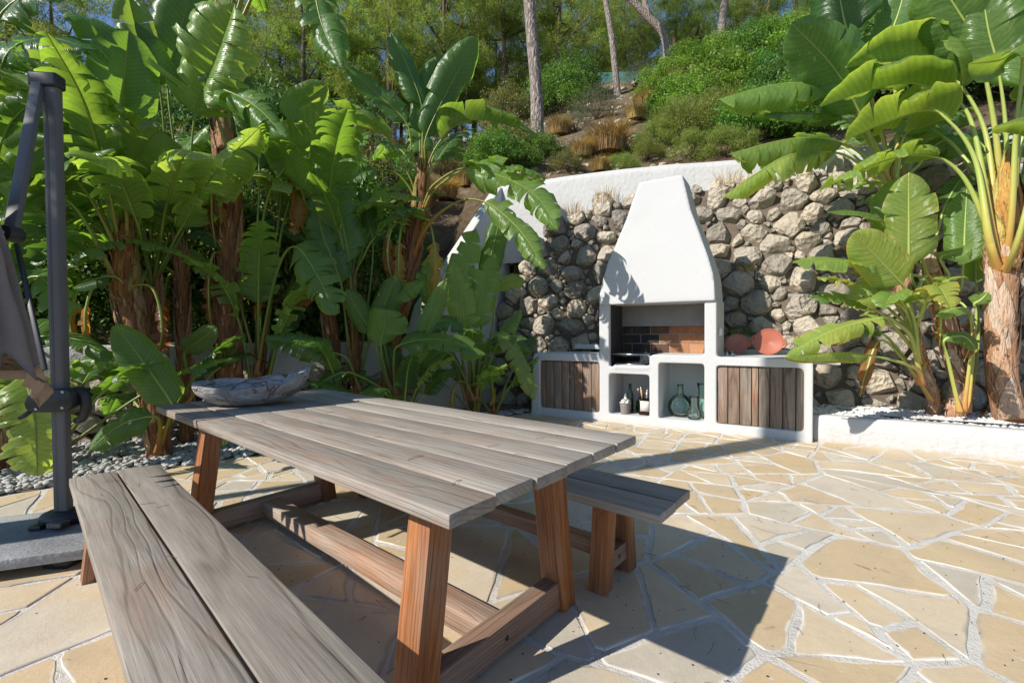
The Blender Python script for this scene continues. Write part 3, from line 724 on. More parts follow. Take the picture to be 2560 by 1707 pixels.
# rubble footing under the low retaining wall
ro = np.array([-4, 5, 0.]); rub = empty('rubble_footing', ro, 'rough rubble footing of stones under the low white retaining wall', 'stone wall')
ld = np.array(low_pts[1])-np.array(low_pts[0]); lL = np.linalg.norm(ld); ld = ld/lL; ln = np.array([ld[1], -ld[0]])
lay = dart(.2, lL, .0, .66, lambda r: .07+.09*r.random(), lambda s, z: True, rs, 2500)
def rb_place(Q, ce):
    b = np.array(low_pts[0]) + ld*ce[0] + ln*(-.02 + .05*(1-ce[1])); ax = np.array([ld[0], ld[1], 0]); nr = np.array([ln[0], ln[1], 0]); up = np.array([0, 0, 1.])
    return np.array([b[0], b[1], ce[1]]) + Q[:, :1]*ax + Q[:, 1:2]*up + Q[:, 2:]*nr
stone_field(rub, lay, rb_place, MT['rock'], rs, ro, sub=2, thick=(.3, .45))
a0 = np.array(low_pts[0]); b0 = np.array(low_pts[1]); k0 = -ln*.10
mobj('earth_core', [(*(a0+k0), -.03), (*(b0+k0), -.03), (*(b0+k0), .64), (*(a0+k0), .64)], [(0, 1, 2, 3)], MT['core'], rub, ro)

# ---- beds of white pebbles
def pebbles(name, inside, box, z, n, label, size, rnd, mat='pebble'):
    acc = Acc(); Vs, Fs = ICO1 if size < .02 else ICO2
    Vs, Fs = ICO1; k = 0
    X = [];
    for i in range(n*4):
        p = (rnd.uniform(box[0], box[1]), rnd.uniform(box[2], box[3]))
        if not inside(p): continue
        s = size*rnd.uniform(.6, 1.35); zz = z + rnd.uniform(-.004, .016); a = rnd.uniform(0, 3.14); c_, s_ = math.cos(a), math.sin(a)
        V_ = Vs*(s, s*rnd.uniform(.6, .9), s*rnd.uniform(.4, .65)); V_ = np.stack([V_[:, 0]*c_-V_[:, 1]*s_, V_[:, 0]*s_+V_[:, 1]*c_, V_[:, 2]], 1) + (p[0], p[1], zz)
        X.append(V_); k += 1
        if k >= n: break
    m = len(Vs); Ff = np.concatenate([np.asarray(Fs)+i*m for i in range(len(X))])
    o = mobj(name, np.concatenate(X), Ff.astype(np.int32), MT[mat]); tag(o, label, 'pebbles', kind='stuff'); return o
def in_left(p):
    p = np.array(p); return bn@(p-BE0) > .02 and ln@(p-np.array(low_pts[0])) > .02 and p[0] < .25 and (p-P0)@WN < .7
pebbles('left_pebbles', in_left, (-5.6, .3, 2.2, 7.0), .02, 6500, 'bed of rounded white pebbles under the left hand banana plants', .031, rs, 'pebble_shade')
def in_right(p):
    s = (np.array(p)-P0)@WA; t = (np.array(p)-P0)@WN; return 3.36 < s < 6.0 and .27 < t < 1.5
pebbles('right_pebbles', in_right, (2.9, 6.5, 2.8, 6.0), .262, 4200, 'bright bed of white pebbles behind the low planter wall', .024, rs)
bl = [BE0 - bd*2.5, BE1 + bd*.6, BE1 + bd*.6 + bn*2.2, BE0 - bd*2.5 + bn*2.6]
tag(mobj('left_bed_soil', [(x, y, .008) for x, y in bl], [(0, 1, 2, 3)], MT['core'], smooth=False), kind='structure')
br = [q(3.36, .25), q(7.1, .25), q(7.1, 1.9), q(3.36, 1.9)]
tag(mobj('right_bed_soil', [(x, y, .252) for x, y in br], [(0, 1, 2, 3)], MT['core'], smooth=False), kind='structure')

# ------------------------------------------------------------------ barbecue (local x along the front, y into the wall)
bq = empty('barbecue', (P0[0], P0[1], 0), 'white plastered outdoor barbecue with tall flared chimney hood and plank doors', 'barbecue', rz=WROT)
A = Acc()
def bx(*a): A.add(boxv(*a), BF)
def cylt(s, z, r, t0, t1, n=24):
    V_ = [(s+r*math.cos(2*math.pi*k/n), t, z+r*math.sin(2*math.pi*k/n)) for t in (t0, t1) for k in range(n)]
    A.add(V_, [(k, (k+1) % n, n+(k+1) % n, n+k) for k in range(n)] + [tuple(range(n-1, -1, -1)), tuple(range(n, 2*n))])
D = .66
bx(.0, .115, 0, D, -.02, .83); bx(.06, 1.05, 0, D, .785, .892); cylt(.065, .827, .065, 0, D)
A.add([(-.035, -.01, -.02), (.1, -.01, -.02), (.1, D, -.02), (-.035, D, -.02), (0, 0, .5), (.1, 0, .5), (.1, D, .5), (0, D, .5)], BF)
bx(0, 3.35, 0, D, -.02, .118)
bx(1.0, 1.14, 0, D, 0, 1.56); bx(2.29, 2.425, 0, D, 0, 1.56)
bx(1.1, 1.70, 0, D, .645, .73); bx(1.655, 1.768, 0, D, 0, .87); bx(1.70, 2.35, 0, D, .80, .90); cylt(1.71, .845, .055, 0, D)
bx(1.20, 1.64, -.012, .06, .715, .762)
bx(2.36, 3.29, 0, .93, .79, .888); bx(3.27, 3.352, 0, D, 0, .83); cylt(3.287, .823, .065, 0, D)
bx(0, 3.35, .60, .70, 0, .86); bx(1.0, 2.42, .60, .70, 0, 1.56)
body = link(bpy.data.objects.new('body', remeshed(A, .0155, 4)), bq); body.data.materials.append(MT['stucco'])
body.data.polygons.foreach_set('use_smooth', np.ones(len(body.data.polygons), bool))
# hood: lofted sections (z, left, right, front, back)
HP = [(1.535, 1.012, 2.414, -.035, .64), (1.558, 1.010, 2.414, -.036, .64), (1.66, 1.018, 2.408, -.034, .64), (1.83, 1.050, 2.394, -.03, .64), (2.06, 1.122, 2.330, -.022, .62), (2.33, 1.244, 2.240, -.01, .59), (2.6, 1.362, 2.145, .0, .55), (2.8, 1.432, 2.100, .005, .51), (3.045, 1.532, 2.045, .01, .45)]
zz = np.linspace(HP[0][0], HP[-1][0], 40); hp = np.array(HP); V_ = []; F_ = []
for z in zz:
    l, r, f, b = [np.interp(z, hp[:, 0], hp[:, k]) for k in (1, 2, 3, 4)]
    for u in np.linspace(0, 1, 9): V_.append((l+(r-l)*u, f+.004*noise.noise(Vector((u*4, z*3, 0))), z))
    for u in np.linspace(1, 0, 9): V_.append((l+(r-l)*u, b, z))
m = 18
for i in range(len(zz)-1):
    for j in range(m): F_.append((i*m+j, i*m+(j+1) % m, (i+1)*m+(j+1) % m, (i+1)*m+j))
F_ += [tuple(range(m-1, -1, -1)), tuple((len(zz)-1)*m+j for j in range(m))]
A = Acc(); A.add(V_, F_)
hood = link(bpy.data.objects.new('hood', remeshed(A, .016, 3)), bq); hood.data.materials.append(MT['stucco'])
hood.data.polygons.foreach_set('use_smooth', np.ones(len(hood.data.polygons), bool))
# firebox lining
def part_box(name, b, mat, parent, bev=.003, seg=1):
    b = list(b); c = np.array([(b[0]+b[1])/2, (b[2]+b[3])/2, (b[4]+b[5])/2])
    o = mobj(name, boxv(*b)-c, BF, mat, parent); o.location = c
    if bev: bevel_mesh(o.data, bev, seg)
    return o
part_box('steel_plate', (1.145, 2.285, .50, .512, 1.255, 1.55), MT['plate'], bq)
part_box('sooty_side', (1.141, 1.150, .06, .598, .74, 1.55), MT['soot'], bq)
part_box('flue_cover', (1.15, 2.28, .03, .598, 1.537, 1.549), MT['soot'], bq)
part_box('hearth', (1.15, 1.64, .07, .597, .735, .75), MT['soot'], bq)
bk0 = None; rb_ = random.Random(5)
bw, bh = .242, .118
for rw in range(4):
    z = .775 + rw*(bh+.008)
    x = 1.152 - (rw % 2)*bw/2
    while x < 2.285:
        x0, x1 = max(x, 1.152), min(x+bw, 2.284)
        if x1-x0 > .03:
            o = part_box('brick', (x0, x1, .535+rb_.uniform(0, .004), .597, z, z+bh), MT['brick'], bq, .004)
            xm = (x0+x1)/2; o['soot'] = float(np.clip((1.98-xm)/.42, 0, 1)*.98 + .0)
        x += bw+.009
part_box('mortar_bed', (1.15, 2.286, .5405, .5985, .76, 1.26), plain('old_mortar', (.35, .30, .25), .9, noise_amt=.4), bq, 0)
o = mobj('fire_poker', *tubev([W(0, 0, 0)*0 + np.array(p) for p in [(2.245, .30, .92), (2.262, .33, 1.15), (2.27, .35, 1.36)]], [.010, .007, .006], 8)[:2], MT['iron']); o.parent = None
o.matrix_world = Matrix.Translation((P0[0], P0[1], 0)) @ Matrix.Rotation(WROT, 4, 'Z'); tag(o, 'rusty iron poker leaning inside the right of the firebox', 'poker')
# plank doors
def plank_door(s0, s1, edges, z0, z1, drop):
    d = part_box('door', (s0, s1, .062, .085, z0, z1), MT['soot'], bq, 0)
    for i in range(len(edges)-1):
        e0, e1 = edges[i], edges[i+1]; zz0 = z0 + (drop if i >= len(edges)//2 else 0) + rb_.uniform(-.003, .003); zz1 = z1 + rb_.uniform(-.003, .003)
        L = zz1-zz0; w = e1-e0-.008; Vb = boxv(-L/2, L/2, -w/2, w/2, -.011, .011)
        o = mobj('plank', Vb, BF, MT['door'], d); bevel_mesh(o.data, .003, 2)
        o.matrix_local = Matrix.Translation(Vector(((e0+e1)/2, .045+rb_.uniform(-.003, .003), (zz0+zz1)/2)) - d.location) @ Matrix(((0, 1, 0, 0), (0, 0, 1, 0), (1, 0, 0, 0), (0, 0, 0, 1)))
        o['weather'] = float(rb_.uniform(.8, 1.1) if s0 > 2 else rb_.uniform(.65, .95))
def edges_from(px, sl, sr):
    px = np.array(px, float); return list(sl + (px-px[0])/(px[-1]-px[0])*(sr-sl))
def proj_s(pxs, z):
    out = []
    for x, y in pxs:
        r = ray(1280+x/2.94, 780+y/2.94); k = (P0@WN)/(r[:2]@WN); out.append(((r*k)[:2]-P0)@WA)
    return out
plank_door(.118, .99, [.118] + proj_s([(240, 500), (299, 500), (357, 500), (414, 500), (448, 500), (512, 500), (576, 500)], .5) + [.99], .116, .775, 0)
plank_door(2.428, 3.272, [2.428] + proj_s([(1584, 500), (1671, 500), (1760, 500), (1811, 500), (1895, 500), (1991, 500), (2088, 500)], .5) + [3.272], .124, .790, -.012)
# ledge slabs behind the counters
part_box('ledge_slab', (.36, 1.0, .67, .86, .93, 1.0), MT['stucco'], bq, .006, 2)
part_box('ledge_slab', (3.28, 3.62, .50, .80, .80, .872), MT['stucco'], bq, .006, 2)
part_box('upstand', (2.43, 3.3, .90, .97, .86, .945), MT['stucco'], bq, .006, 2)
sb = part_box('socket_box', (2.428, 2.462, .10, .20, 1.13, 1.215), MT['white_pl'], bq, .008, 2)
def bw_(s, t, z): return Vector(W(s, t, z))

# things on and in the barbecue
def lathe_thing(name, prof, mat, loc, label, cat, group=None, n=32, rx=0, rz=0):
    V_, F_ = lathe(prof, n); o = mobj(name, V_, F_, mat); o.location = loc; o.rotation_euler = (rx, 0, rz); tag(o, label, cat, group); return o
def shell(outer, th, floor):
    """outline of a hollow vessel: up the outside, down the inside"""
    inn = [(max(r-th, .001), max(z, floor)) for r, z in outer if z >= floor]
    return [(0, outer[0][1])] + outer + inn[::-1] + [(0, floor)]
# demijohn and vases in the right niche
lathe_thing('demijohn', shell([(.045, .0), (.115, .008), (.148, .06), (.155, .12), (.135, .19), (.085, .245), (.042, .275), (.034, .31), (.032, .375), (.037, .378), (.037, .395)], .005, .006), MT['glass_green'], bw_(1.965, .30, .122), 'round aqua green demijohn with a short neck in the right niche', 'demijohn')
lathe_thing('glass_vase', shell([(.05, .0), (.075, .006), (.088, .04), (.086, .09), (.06, .13), (.044, .155), (.044, .20), (.056, .255), (.064, .275)], .0045, .006), MT['glass_clear'], bw_(2.15, .17, .122), 'small clear glass vase with bulging foot in front of the demijohn', 'vase')
lathe_thing('glass_vase', shell([(.05, .0), (.062, .006), (.066, .06), (.058, .16), (.046, .26), (.048, .33), (.062, .40), (.072, .42)], .0045, .006), MT['glass_green'], bw_(2.225, .31, .122), 'tall slim green glass vase against the right side of the niche', 'vase')
# left niche
wb = lathe_thing('wine_bottle', [(0, 0), (.036, .002), (.038, .02), (.038, .19), (.032, .225), (.0155, .26), (.014, .31), (.0165, .312), (.0165, .33), (0, .331)], MT['glass_dark'], bw_(1.325, .30, .122), 'dark wine bottle standing at the back of the left niche', 'bottle')
wb.scale = (1.12, 1.12, 1.12)
lathe_thing('green_jug', shell([(.05, 0), (.075, .008), (.082, .06), (.075, .13), (.045, .175), (.022, .20), (.020, .235)], .004, .006), MT['glass_emerald'], bw_(1.47, .34, .122), 'emerald green glass jug between the wine bottle and the utensil jar', 'jug')
bk = empty('wicker_basket', bw_(1.315, .12, .122), 'small grey wicker basket lined with crumpled silver foil', 'basket')
V_ = []; F_ = []; nn = 48
for i in range(15):
    u = i/14; r = .056 + .016*u
    for k in range(nn):
        a = 2*math.pi*k/nn; rr = r + .0028*math.cos(k*math.pi/2 + (i % 2)*math.pi); V_.append((rr*math.cos(a), rr*math.sin(a), .135*u))
for i in range(14):
    for k in range(nn): F_.append((i*nn+k, i*nn+(k+1) % nn, (i+1)*nn+(k+1) % nn, (i+1)*nn+k))
F_.append(tuple(range(nn-1, -1, -1))); mobj('weave', V_, F_, MT['wicker'], bk)
V_, F_ = tube2([(.072*math.cos(a), .072*math.sin(a), .135+.002*math.sin(12*a)) for a in np.linspace(0, 6.283, 40)], .006, 6); mobj('rim', V_, F_, MT['wicker'], bk)
V_ = ICO3[0].copy(); V_ = np.array([v*(.066, .066, .06)*(1+.45*noise.noise(Vector(v*4.2))) for v in V_]) + (0, 0, .135); V_[:, 2] += np.maximum(0, .03-np.hypot(V_[:, 0], V_[:, 1]))*2.3
mobj('foil', V_, ICO3[1], MT['foil'], bk, smooth=False)
uj = empty('utensil_jar', bw_(1.565, .16, .122), 'square amber glass jar with a paper label holding grill tools', 'jar', rz=WROT)
V_ = boxv(-.075, .075, -.055, .055, 0, .205); o = mobj('glass', V_, BF, MT['glass_amber'], uj); bevel_mesh(o.data, .012, 3)
o = mobj('label_plate', boxv(-.05, .058, -.060, -.0565, .05, .18), BF, MT['label'], uj)
for k, (x, y, dx, dy, L, typ) in enumerate([(-.05, -.02, -.10, -.1, .30, 'w'), (-.02, .02, -.16, .05, .31, 'w'), (.01, -.02, .06, -.05, .28, 's'), (.03, .02, .16, .1, .30, 's'), (.045, 0, .25, 0, .27, 's'), (.0, .03, .02, .1, .29, 'w')]):
    d = np.array([dx, dy, 1.]); d /= np.linalg.norm(d); p = np.array([x, y, .02])
    tl = empty('grill_tool', bw_(1.565, .16, .122) + Vector((0, 0, 0)), ['dark handled grill knife leaning out of the amber jar, outermost left', 'wooden handled grill fork standing in the amber jar', 'steel whisk standing in the middle of the amber jar', 'steel tongs leaning right in the amber jar', 'steel skewer leaning furthest right in the amber jar', 'pale wooden spoon at the back of the amber jar'][k], 'grill tool', 'grill tools in the amber jar', rz=WROT)
    mobj('shaft', *tubev([p, p+d*L*.62], .005, 6)[:2], MT['steel'], tl)
    mobj('handle', *tubev([p+d*L*.6, p+d*L*.8, p+d*L*1.02], [.009, .012, .010], 8)[:2], MT['wood_lt'] if k in (1, 5) else (MT['black'] if k == 0 else MT['steel']), tl)
    if k < 2: mobj('ferrule', *tubev([p+d*L*.98, p+d*L*1.06], .0125, 8)[:2], MT['steel'] if k else MT['wood_lt'], tl)
# grill rack in the firebox
gr = empty('grill_rack', bw_(1.40, .33, .77), 'black grill rack with a wire handle and ash tray in the firebox', 'grill', rz=WROT)
A = Acc()
for x in np.linspace(-.22, .22, 26): A.add(*tubev([(x, -.22, .10), (x, .22, .10)], .0035, 5)[:2])
A.obj('bars', MT['iron'], gr)
A = Acc()
for p in [[(-.25, -.24, .10), (.25, -.24, .10), (.25, .24, .10), (-.25, .24, .10), (-.25, -.24, .10)], [(-.25, -.25, .13), (.25, -.25, .13)], [(-.24, -.24, 0), (-.24, -.24, .13)], [(.24, -.24, 0), (.24, -.24, .13)]]: A.add(*tubev(p, .008, 6)[:2])
A.obj('frame', MT['iron'], gr)
mobj('front_bar', *tubev([(-.23, -.285, .125), (.23, -.285, .125)], .009, 8)[:2], MT['steel'], gr)
A = Acc()
for x in np.linspace(.13, .245, 8): A.add(*tubev([(x, -.29, .02), (x+.01, -.29, .13)], .003, 4)[:2])
for z in np.linspace(.02, .13, 7): A.add(*tubev([(.13, -.291, z), (.255, -.291, z)], .003, 4)[:2])
A.obj('wire_panel', MT['steel'], gr)
o = mobj('ash_tray', boxv(-.20, .22, -.27, .2, -.015, .012), BF, MT['soot'], gr); bevel_mesh(o.data, .004, 1)
o = mobj('tray_edge', boxv(-.17, .20, -.325, -.31, -.004, .006), BF, MT['steel'], gr)
# terracotta dishes and small glasses on the right counter
def dish(loc, r, label, spin):
    d = empty('casserole_dish', loc, label, 'dish', 'terracotta dishes leaning on the stones', rz=WROT)
    h = .20*r; prof = shell([(r*.66, 0), (r*.72, h*.08), (r*.96, h*.82), (r*1.0, h*.95), (r*1.03, h), (r*1.03, h*1.06)], .011, .010)
    V_, F_ = lathe(prof, 48); M4 = Matrix.Translation((0, 0, r*.99)) @ Matrix.Rotation(R(78), 4, 'X') @ Matrix.Rotation(spin, 4, 'Z')
    o = mobj('bowl', V_, F_, MT['clay'], d); o.matrix_local = M4; o.data.set_sharp_from_angle(angle=R(24))
    for sgn in (-1, 1):
        P = [(sgn*r*1.0, -.32*r, h*.92), (sgn*r*1.14, -.17*r, h*1.0), (sgn*r*1.17, 0, h*1.02), (sgn*r*1.14, .17*r, h*1.0), (sgn*r*1.0, .32*r, h*.92)]
        o = mobj('handle', *tubev(spline(P, 14)[0], .013, 8)[:2], MT['clay'], d); o.matrix_local = M4
dish(bw_(2.565, .74, .890), .128, 'smaller terracotta dish in shade leaning beside the hood pier', .1)
dish(bw_(2.915, .74, .890), .158, 'larger terracotta dish catching the sun on the right counter', -.15)
for k, s in enumerate((2.515, 2.575)):
    lathe_thing('drinking_glass', shell([(.020, 0), (.024, .003), (.027, .03), (.030, .062)], .0022, .005), MT['glass_clear'], bw_(s, .16, .89), ['small clear glass next to the hood pier on the counter', 'small clear glass in front of the smaller dish'][k], 'glass', 'small glasses on the right counter', 24)

# ------------------------------------------------------------------ table and benches (local x along the length, y towards the near bench)
TN = np.array([-.1563, 1.0552]); TE = np.array([.6397, .7686]); TA = np.array([-.7686, .6397]); TROT = math.atan2(TA[1], TA[0])
TW, TL = 1.023, 2.567
def plank_top(parent, n, W_, L, z_top, th, gap, seed, y0, weather, ends=.012):
    rnd = random.Random(seed); w = (W_-(n-1)*gap)/n
    for i in range(n):
        e0 = rnd.uniform(-ends, 0); e1 = rnd.uniform(0, ends); l = L + e1 - e0
        V_ = []; F_ = []; ns = 14                          # slightly cupped and wavering edges
        for k in range(ns+1):
            x = -l/2 + l*k/ns; d = .0012*noise.noise(Vector((x*3, i*5+seed, 0)))
            for (y, z) in ((-w/2+d, -th/2), (w/2+d, -th/2), (w/2+d, th/2), (-w/2+d, th/2)): V_.append((x, y, z))
        for k in range(ns):
            for j in range(4): F_.append((k*4+j, k*4+(j+1) % 4, (k+1)*4+(j+1) % 4, (k+1)*4+j))
        F_ += [(3, 2, 1, 0), tuple(ns*4+j for j in range(4))]
        o = mobj('plank', V_, F_, MT['wood'], parent); bm = bmesh.new(); bm.from_mesh(o.data); bmesh.ops.recalc_face_normals(bm, faces=bm.faces); bm.to_mesh(o.data); bm.free()
        bevel_mesh(o.data, .0045, 2)
        o.location = (L/2+(e0+e1)/2, y0 - (w/2 + i*(w+gap)), z_top-th/2+rnd.uniform(-.0015, .0015)); o['weather'] = weather + rnd.uniform(-.08, .08)
        o.rotation_euler = (R(rnd.uniform(-.15, .15)), 0, R(180) if rnd.random() < .5 else 0)
def timber(name, parent, p0, p1, w, t, weather, across=(0, 1, 0), bev=.004, shear=True):
    """a beam from p0 to p1; w along `across`, t the other way; local x along the grain"""
    p0 = Vector(p0); p1 = Vector(p1); ax = (p1-p0); L = ax.length; ax.normalize(); ac = Vector(across); ac = (ac - ax*ac.dot(ax)).normalized(); th = ax.cross(ac)
    Mx = Matrix((ax, ac, th)).transposed().to_4x4(); V_ = boxv(-L/2, L/2, -w/2, w/2, -t/2, t/2)
    if shear and abs(ax.z) > .5:
        for v in V_:                                     # level cuts at floor and table
            v[0] -= (v[1]*ac.z + v[2]*th.z)/ax.z
    o = mobj(name, V_, BF, MT['wood'], parent); bevel_mesh(o.data, bev, 2); o.matrix_local = Matrix.Translation((p0+p1)/2) @ Mx; o['weather'] = weather; return o
def trestle(parent, x, sgn, W_, ztop, b_in, t_in, lw, lt, rail_z, rail_h, mid, bolt_y):
    """two splayed legs, the rail between them and the batten on top; x = inner or outer face, sgn = outward end direction"""
    xc = x - sgn*lt/2
    for side in (0, 1):
        yb = -(b_in+lw/2) if side == 0 else -(W_-b_in-lw/2); yt = -(t_in+lw/2) if side == 0 else -(W_-t_in-lw/2)
        timber('leg', parent, (xc, yb, .012), (xc, yt, ztop), lw, lt, .14)
    f = (rail_z+rail_h/2)/ztop; yi0 = -(b_in + (t_in-b_in)*f + lw*.5); yi1 = -(W_ + yi0)*1.0
    timber('rail', parent, (xc, yi0, rail_z+rail_h/2), (xc, -W_-yi0, rail_z+rail_h/2), lt*.72, rail_h, .55, across=(1, 0, 0), bev=.004)
    V_, F_ = tube2([(xc+sgn*lt*.35, bolt_y, rail_z+rail_h*.5), (xc+sgn*(lt*.36+.002), bolt_y, rail_z+rail_h*.5)], .0095, 12); mobj('bolt', V_, F_, MT['black'], parent)
    timber('batten', parent, (xc, -t_in*.6, ztop-.018), (xc, -W_+t_in*.6, ztop-.018), lt*.6, .036, .1, across=(1, 0, 0))
table = empty('dining_table', (*TN, 0), 'weathered teak dining table with a six plank top and splayed legs', 'table', rz=TROT)
plank_top(table, 6, TW, TL, .762, .037, .007, 4, 0, .98)
trestle(table, .24, -1, TW, .724, .070, .165, .094, .105, .034, .108, 0, -TW/2)
trestle(table, TL-.24, 1, TW, .724, .070, .165, .094, .105, .034, .108, 0, -TW/2)
timber('stretcher', table, (.33, -TW/2, .088), (TL-.33, -TW/2, .088), .105, .085, .62)
bench2 = empty('garden_bench', (*(TN + 1.055*TE - .09*TA), 0), 'two plank teak bench mostly hidden behind the dining table, in its shade', 'bench', 'teak benches along the table', rz=TROT)
def bench(root, seed, weather):
    plank_top(root, 2, .368, 2.5, .45, .042, .010, seed, 0, weather, .004)
    for x, sg in ((.255, -1), (2.245, 1)): trestle(root, x, sg, .368, .408, .018, .062, .078, .085, .085, .085, 0, -.184)
    timber('stretcher', root, (.33, -.184, .145), (2.17, -.184, .145), .07, .075, .35)
bench(bench2, 8, 1.1)
b1d = np.array([-1.694+.03, 1.551]); b1d /= np.linalg.norm(b1d); b1o = np.array([-2.285, 2.318])
# the near bench: its far left corner is b1o
yl = np.array([-b1d[1], b1d[0]])
org = b1o - b1d*2.5 - yl*0
bench1 = empty('garden_bench', (org[0], org[1], 0), 'two plank teak bench in the foreground, sunlit with grey grain', 'bench', 'teak benches along the table', rz=math.atan2(b1d[1], b1d[0]))
bench(bench1, 15, 1.05)
# needles on table and bench
acc = Acc()
for k in range(16):
    u, v = r3.uniform(.1, 2.3), r3.uniform(.05, .98); p = TN + TA*u + TE*v; acc.add(*needle(p, .763, r3.uniform(.03, .07), r3.uniform(0, 6.28), .0009)[:2])
for k in range(7):
    u, v = r3.uniform(.5, 2.3), r3.uniform(.03, .33); p = org + b1d*u - yl*v; acc.add(*needle(p, .452, r3.uniform(.03, .07), r3.uniform(0, 6.28), .0009)[:2])
tag(acc.obj('table_needles', MT['needle']), 'a few dry pine needles fallen on the table and bench tops', 'pine needles', kind='stuff')

# driftwood bowl
def driftbowl():
    nt_, nr = 96, 34; V_ = []; F_ = []
    for i in range(nr):
        u = i/(nr-1)
        for k in range(nt_):
            a = 2*math.pi*k/nt_; ca, sa = math.cos(a), math.sin(a)
            front = max(0, -sa); back = max(0, sa)
            rim = .098 - .012*front + .026*back + (.052*max(0, ca)**3 if ca > 0 else .016*abs(ca)**3) + .010*noise.noise(Vector((ca*2.2, sa*2.2, 2.2)))
            rim -= .026*math.exp(-((a-1.05)/.10)**2) + .010*math.exp(-((a-1.7)/.2)**2)
            lx, ly = .300*(1+.10*noise.noise(Vector((ca*1.6, sa*1.6, .5)))), .155*(1+.12*noise.noise(Vector((ca*2, sa*2, 7))))
            if u < .55:                                   # outside, foot to rim
                w = u/.55; rad = .26 + .74*math.sin(w*math.pi/2)**.85; z = rim*(w**1.5)
            else:                                         # over the rim and down inside
                w = (u-.55)/.45; rad = 1 - .17*min(1, w/.18) - .79*max(0, (w-.18)/.82)**1.3; z = rim*(1 - .02*min(1, w/.1)) - (rim-.032)*max(0, (w-.12)/.88)**.75
            rad *= 1 + .05*noise.noise(Vector((ca*3*rad, sa*3*rad, z*12))) + .022*noise.noise(Vector((ca*9*rad, sa*9*rad, z*30)))
            V_.append((lx*ca*rad, ly*sa*rad, z))
    for i in range(nr-1):
        for k in range(nt_): F_.append((i*nt_+k, i*nt_+(k+1) % nt_, (i+1)*nt_+(k+1) % nt_, (i+1)*nt_+k))
    F_ += [tuple(range(nt_-1, -1, -1)), tuple((nr-1)*nt_+k for k in range(nt_))]
    return V_, F_
bp_ = gz(640, 1010, .764)
bowl = mobj('driftwood_bowl', *driftbowl(), MT['drift']); bowl.location = (bp_[0], bp_[1], .7635); bowl.rotation_euler = (0, R(-2), R(17)); bowl.scale = (1.05, 1.1, 1.32)
tag(bowl, 'rough grey driftwood bowl with cracked sides on the far end of the table', 'bowl')

# ------------------------------------------------------------------ cantilever umbrella, folded
UX, UY, UZ = -2.566, 2.569, .125
sl_o = np.array([-2.9, 2.5, 0]); slab = empty('ballast_slab', sl_o, 'grey concrete slab base under the folded umbrella', 'umbrella base')
pA, pB, pC, pD = gz(-330, 1446, .12)[:2], gz(208, 1372, .12)[:2], gz(200, 1248, .12)[:2], None
eu = (pB-pA)/np.linalg.norm(pB-pA); ev = np.array([-eu[1], eu[0]])
V_ = []
for z in (.068, .12):
    for u, v in ((-1.05, 0), (0, 0), (0, .70), (-1.05, .70)): V_.append((*(pB+eu*u+ev*v), z))
o = mobj('slab', V_, BF, MT['slab'], slab, sl_o); bevel_mesh(o.data, .006, 2)
for u, v in ((-.95, .12), (-.12, .12), (-.12, .58), (-.95, .58), (-.5, .35)):
    c = pB+eu*u+ev*v; mobj('foot', boxv(c[0]-.06, c[0]+.06, c[1]-.06, c[1]+.06, .004, .0685), BF, MT['black'], slab, sl_o)
um = empty('umbrella', (UX, UY, UZ), 'folded cantilever umbrella with taupe canopy on a grey aluminium post', 'umbrella')
uo = np.array([UX, UY, UZ]); urot = math.atan2(.25, 1)
def urt(V_, rz=.12):
    V_ = np.asarray(V_, float); c, s = math.cos(rz), math.sin(rz); return np.stack([V_[:, 0]*c-V_[:, 1]*s, V_[:, 0]*s+V_[:, 1]*c, V_[:, 2]], 1)
hp_ = 2.475
# grooved oval post: outline with shallow flutes, extruded
prof = []
for k in range(48):
    a = 2*math.pi*k/48; r_ = (abs(math.cos(a)/.037)**5 + abs(math.sin(a)/.026)**5)**(-1/5)
    if k % 2 == 0 and (30 <= k <= 34): r_ -= .0025
    prof.append((r_*math.cos(a), r_*math.sin(a)))
V_ = [(x, y, z) for z in (0, hp_) for x, y in prof]; n_ = 48
F_ = [(k, (k+1) % n_, n_+(k+1) % n_, n_+k) for k in range(n_)] + [tuple(range(n_-1, -1, -1)), tuple(range(n_, 2*n_))]
o = mobj('post', urt(V_), F_, MT['alu'], um, smooth=False)
cap = mobj('top_cap', urt(boxv(-.10, .046, -.038, .038, hp_-.035, hp_+.045)), BF, MT['black'], um); bevel_mesh(cap.data, .014, 3)
j1 = at(96, 208, 2.545)-uo; j2 = at(28, 585, 2.16)-uo
def beam(name, a, b, w, t, mat, parent, bev=.006):
    a, b = Vector(a), Vector(b); ax = (b-a); L = ax.length; ax.normalize(); ac = (Vector((1, .1, 0)) - ax*ax.dot(Vector((1, .1, 0)))).normalized(); th = ax.cross(ac)
    o = mobj(name, boxv(-L/2, L/2, -w/2, w/2, -t/2, t/2), BF, mat, parent); o.matrix_local = Matrix.Translation((a+b)/2) @ Matrix((ax, ac, th)).transposed().to_4x4(); bevel_mesh(o.data, bev, 2); return o
st = beam('strut', j1, j2, .052, .034, MT['alu'], um)
jt = mobj('joint', *tubev([np.array(j2)+(0, -.035, 0), np.array(j2)+(0, .035, 0)], .038, 20)[:2], MT['black'], um); bevel_mesh(jt.data, .006, 2)
mobj('screw', *tubev([np.array(j2)+(0, -.040, 0), np.array(j2)+(0, -.034, 0)], .009, 14)[:2], MT['screw'], um)
mobj('screw', *tubev([np.array(j1)+(-.012, -.052, .02), np.array(j1)+(-.012, -.046, .02)], .008, 14)[:2], MT['screw'], um)
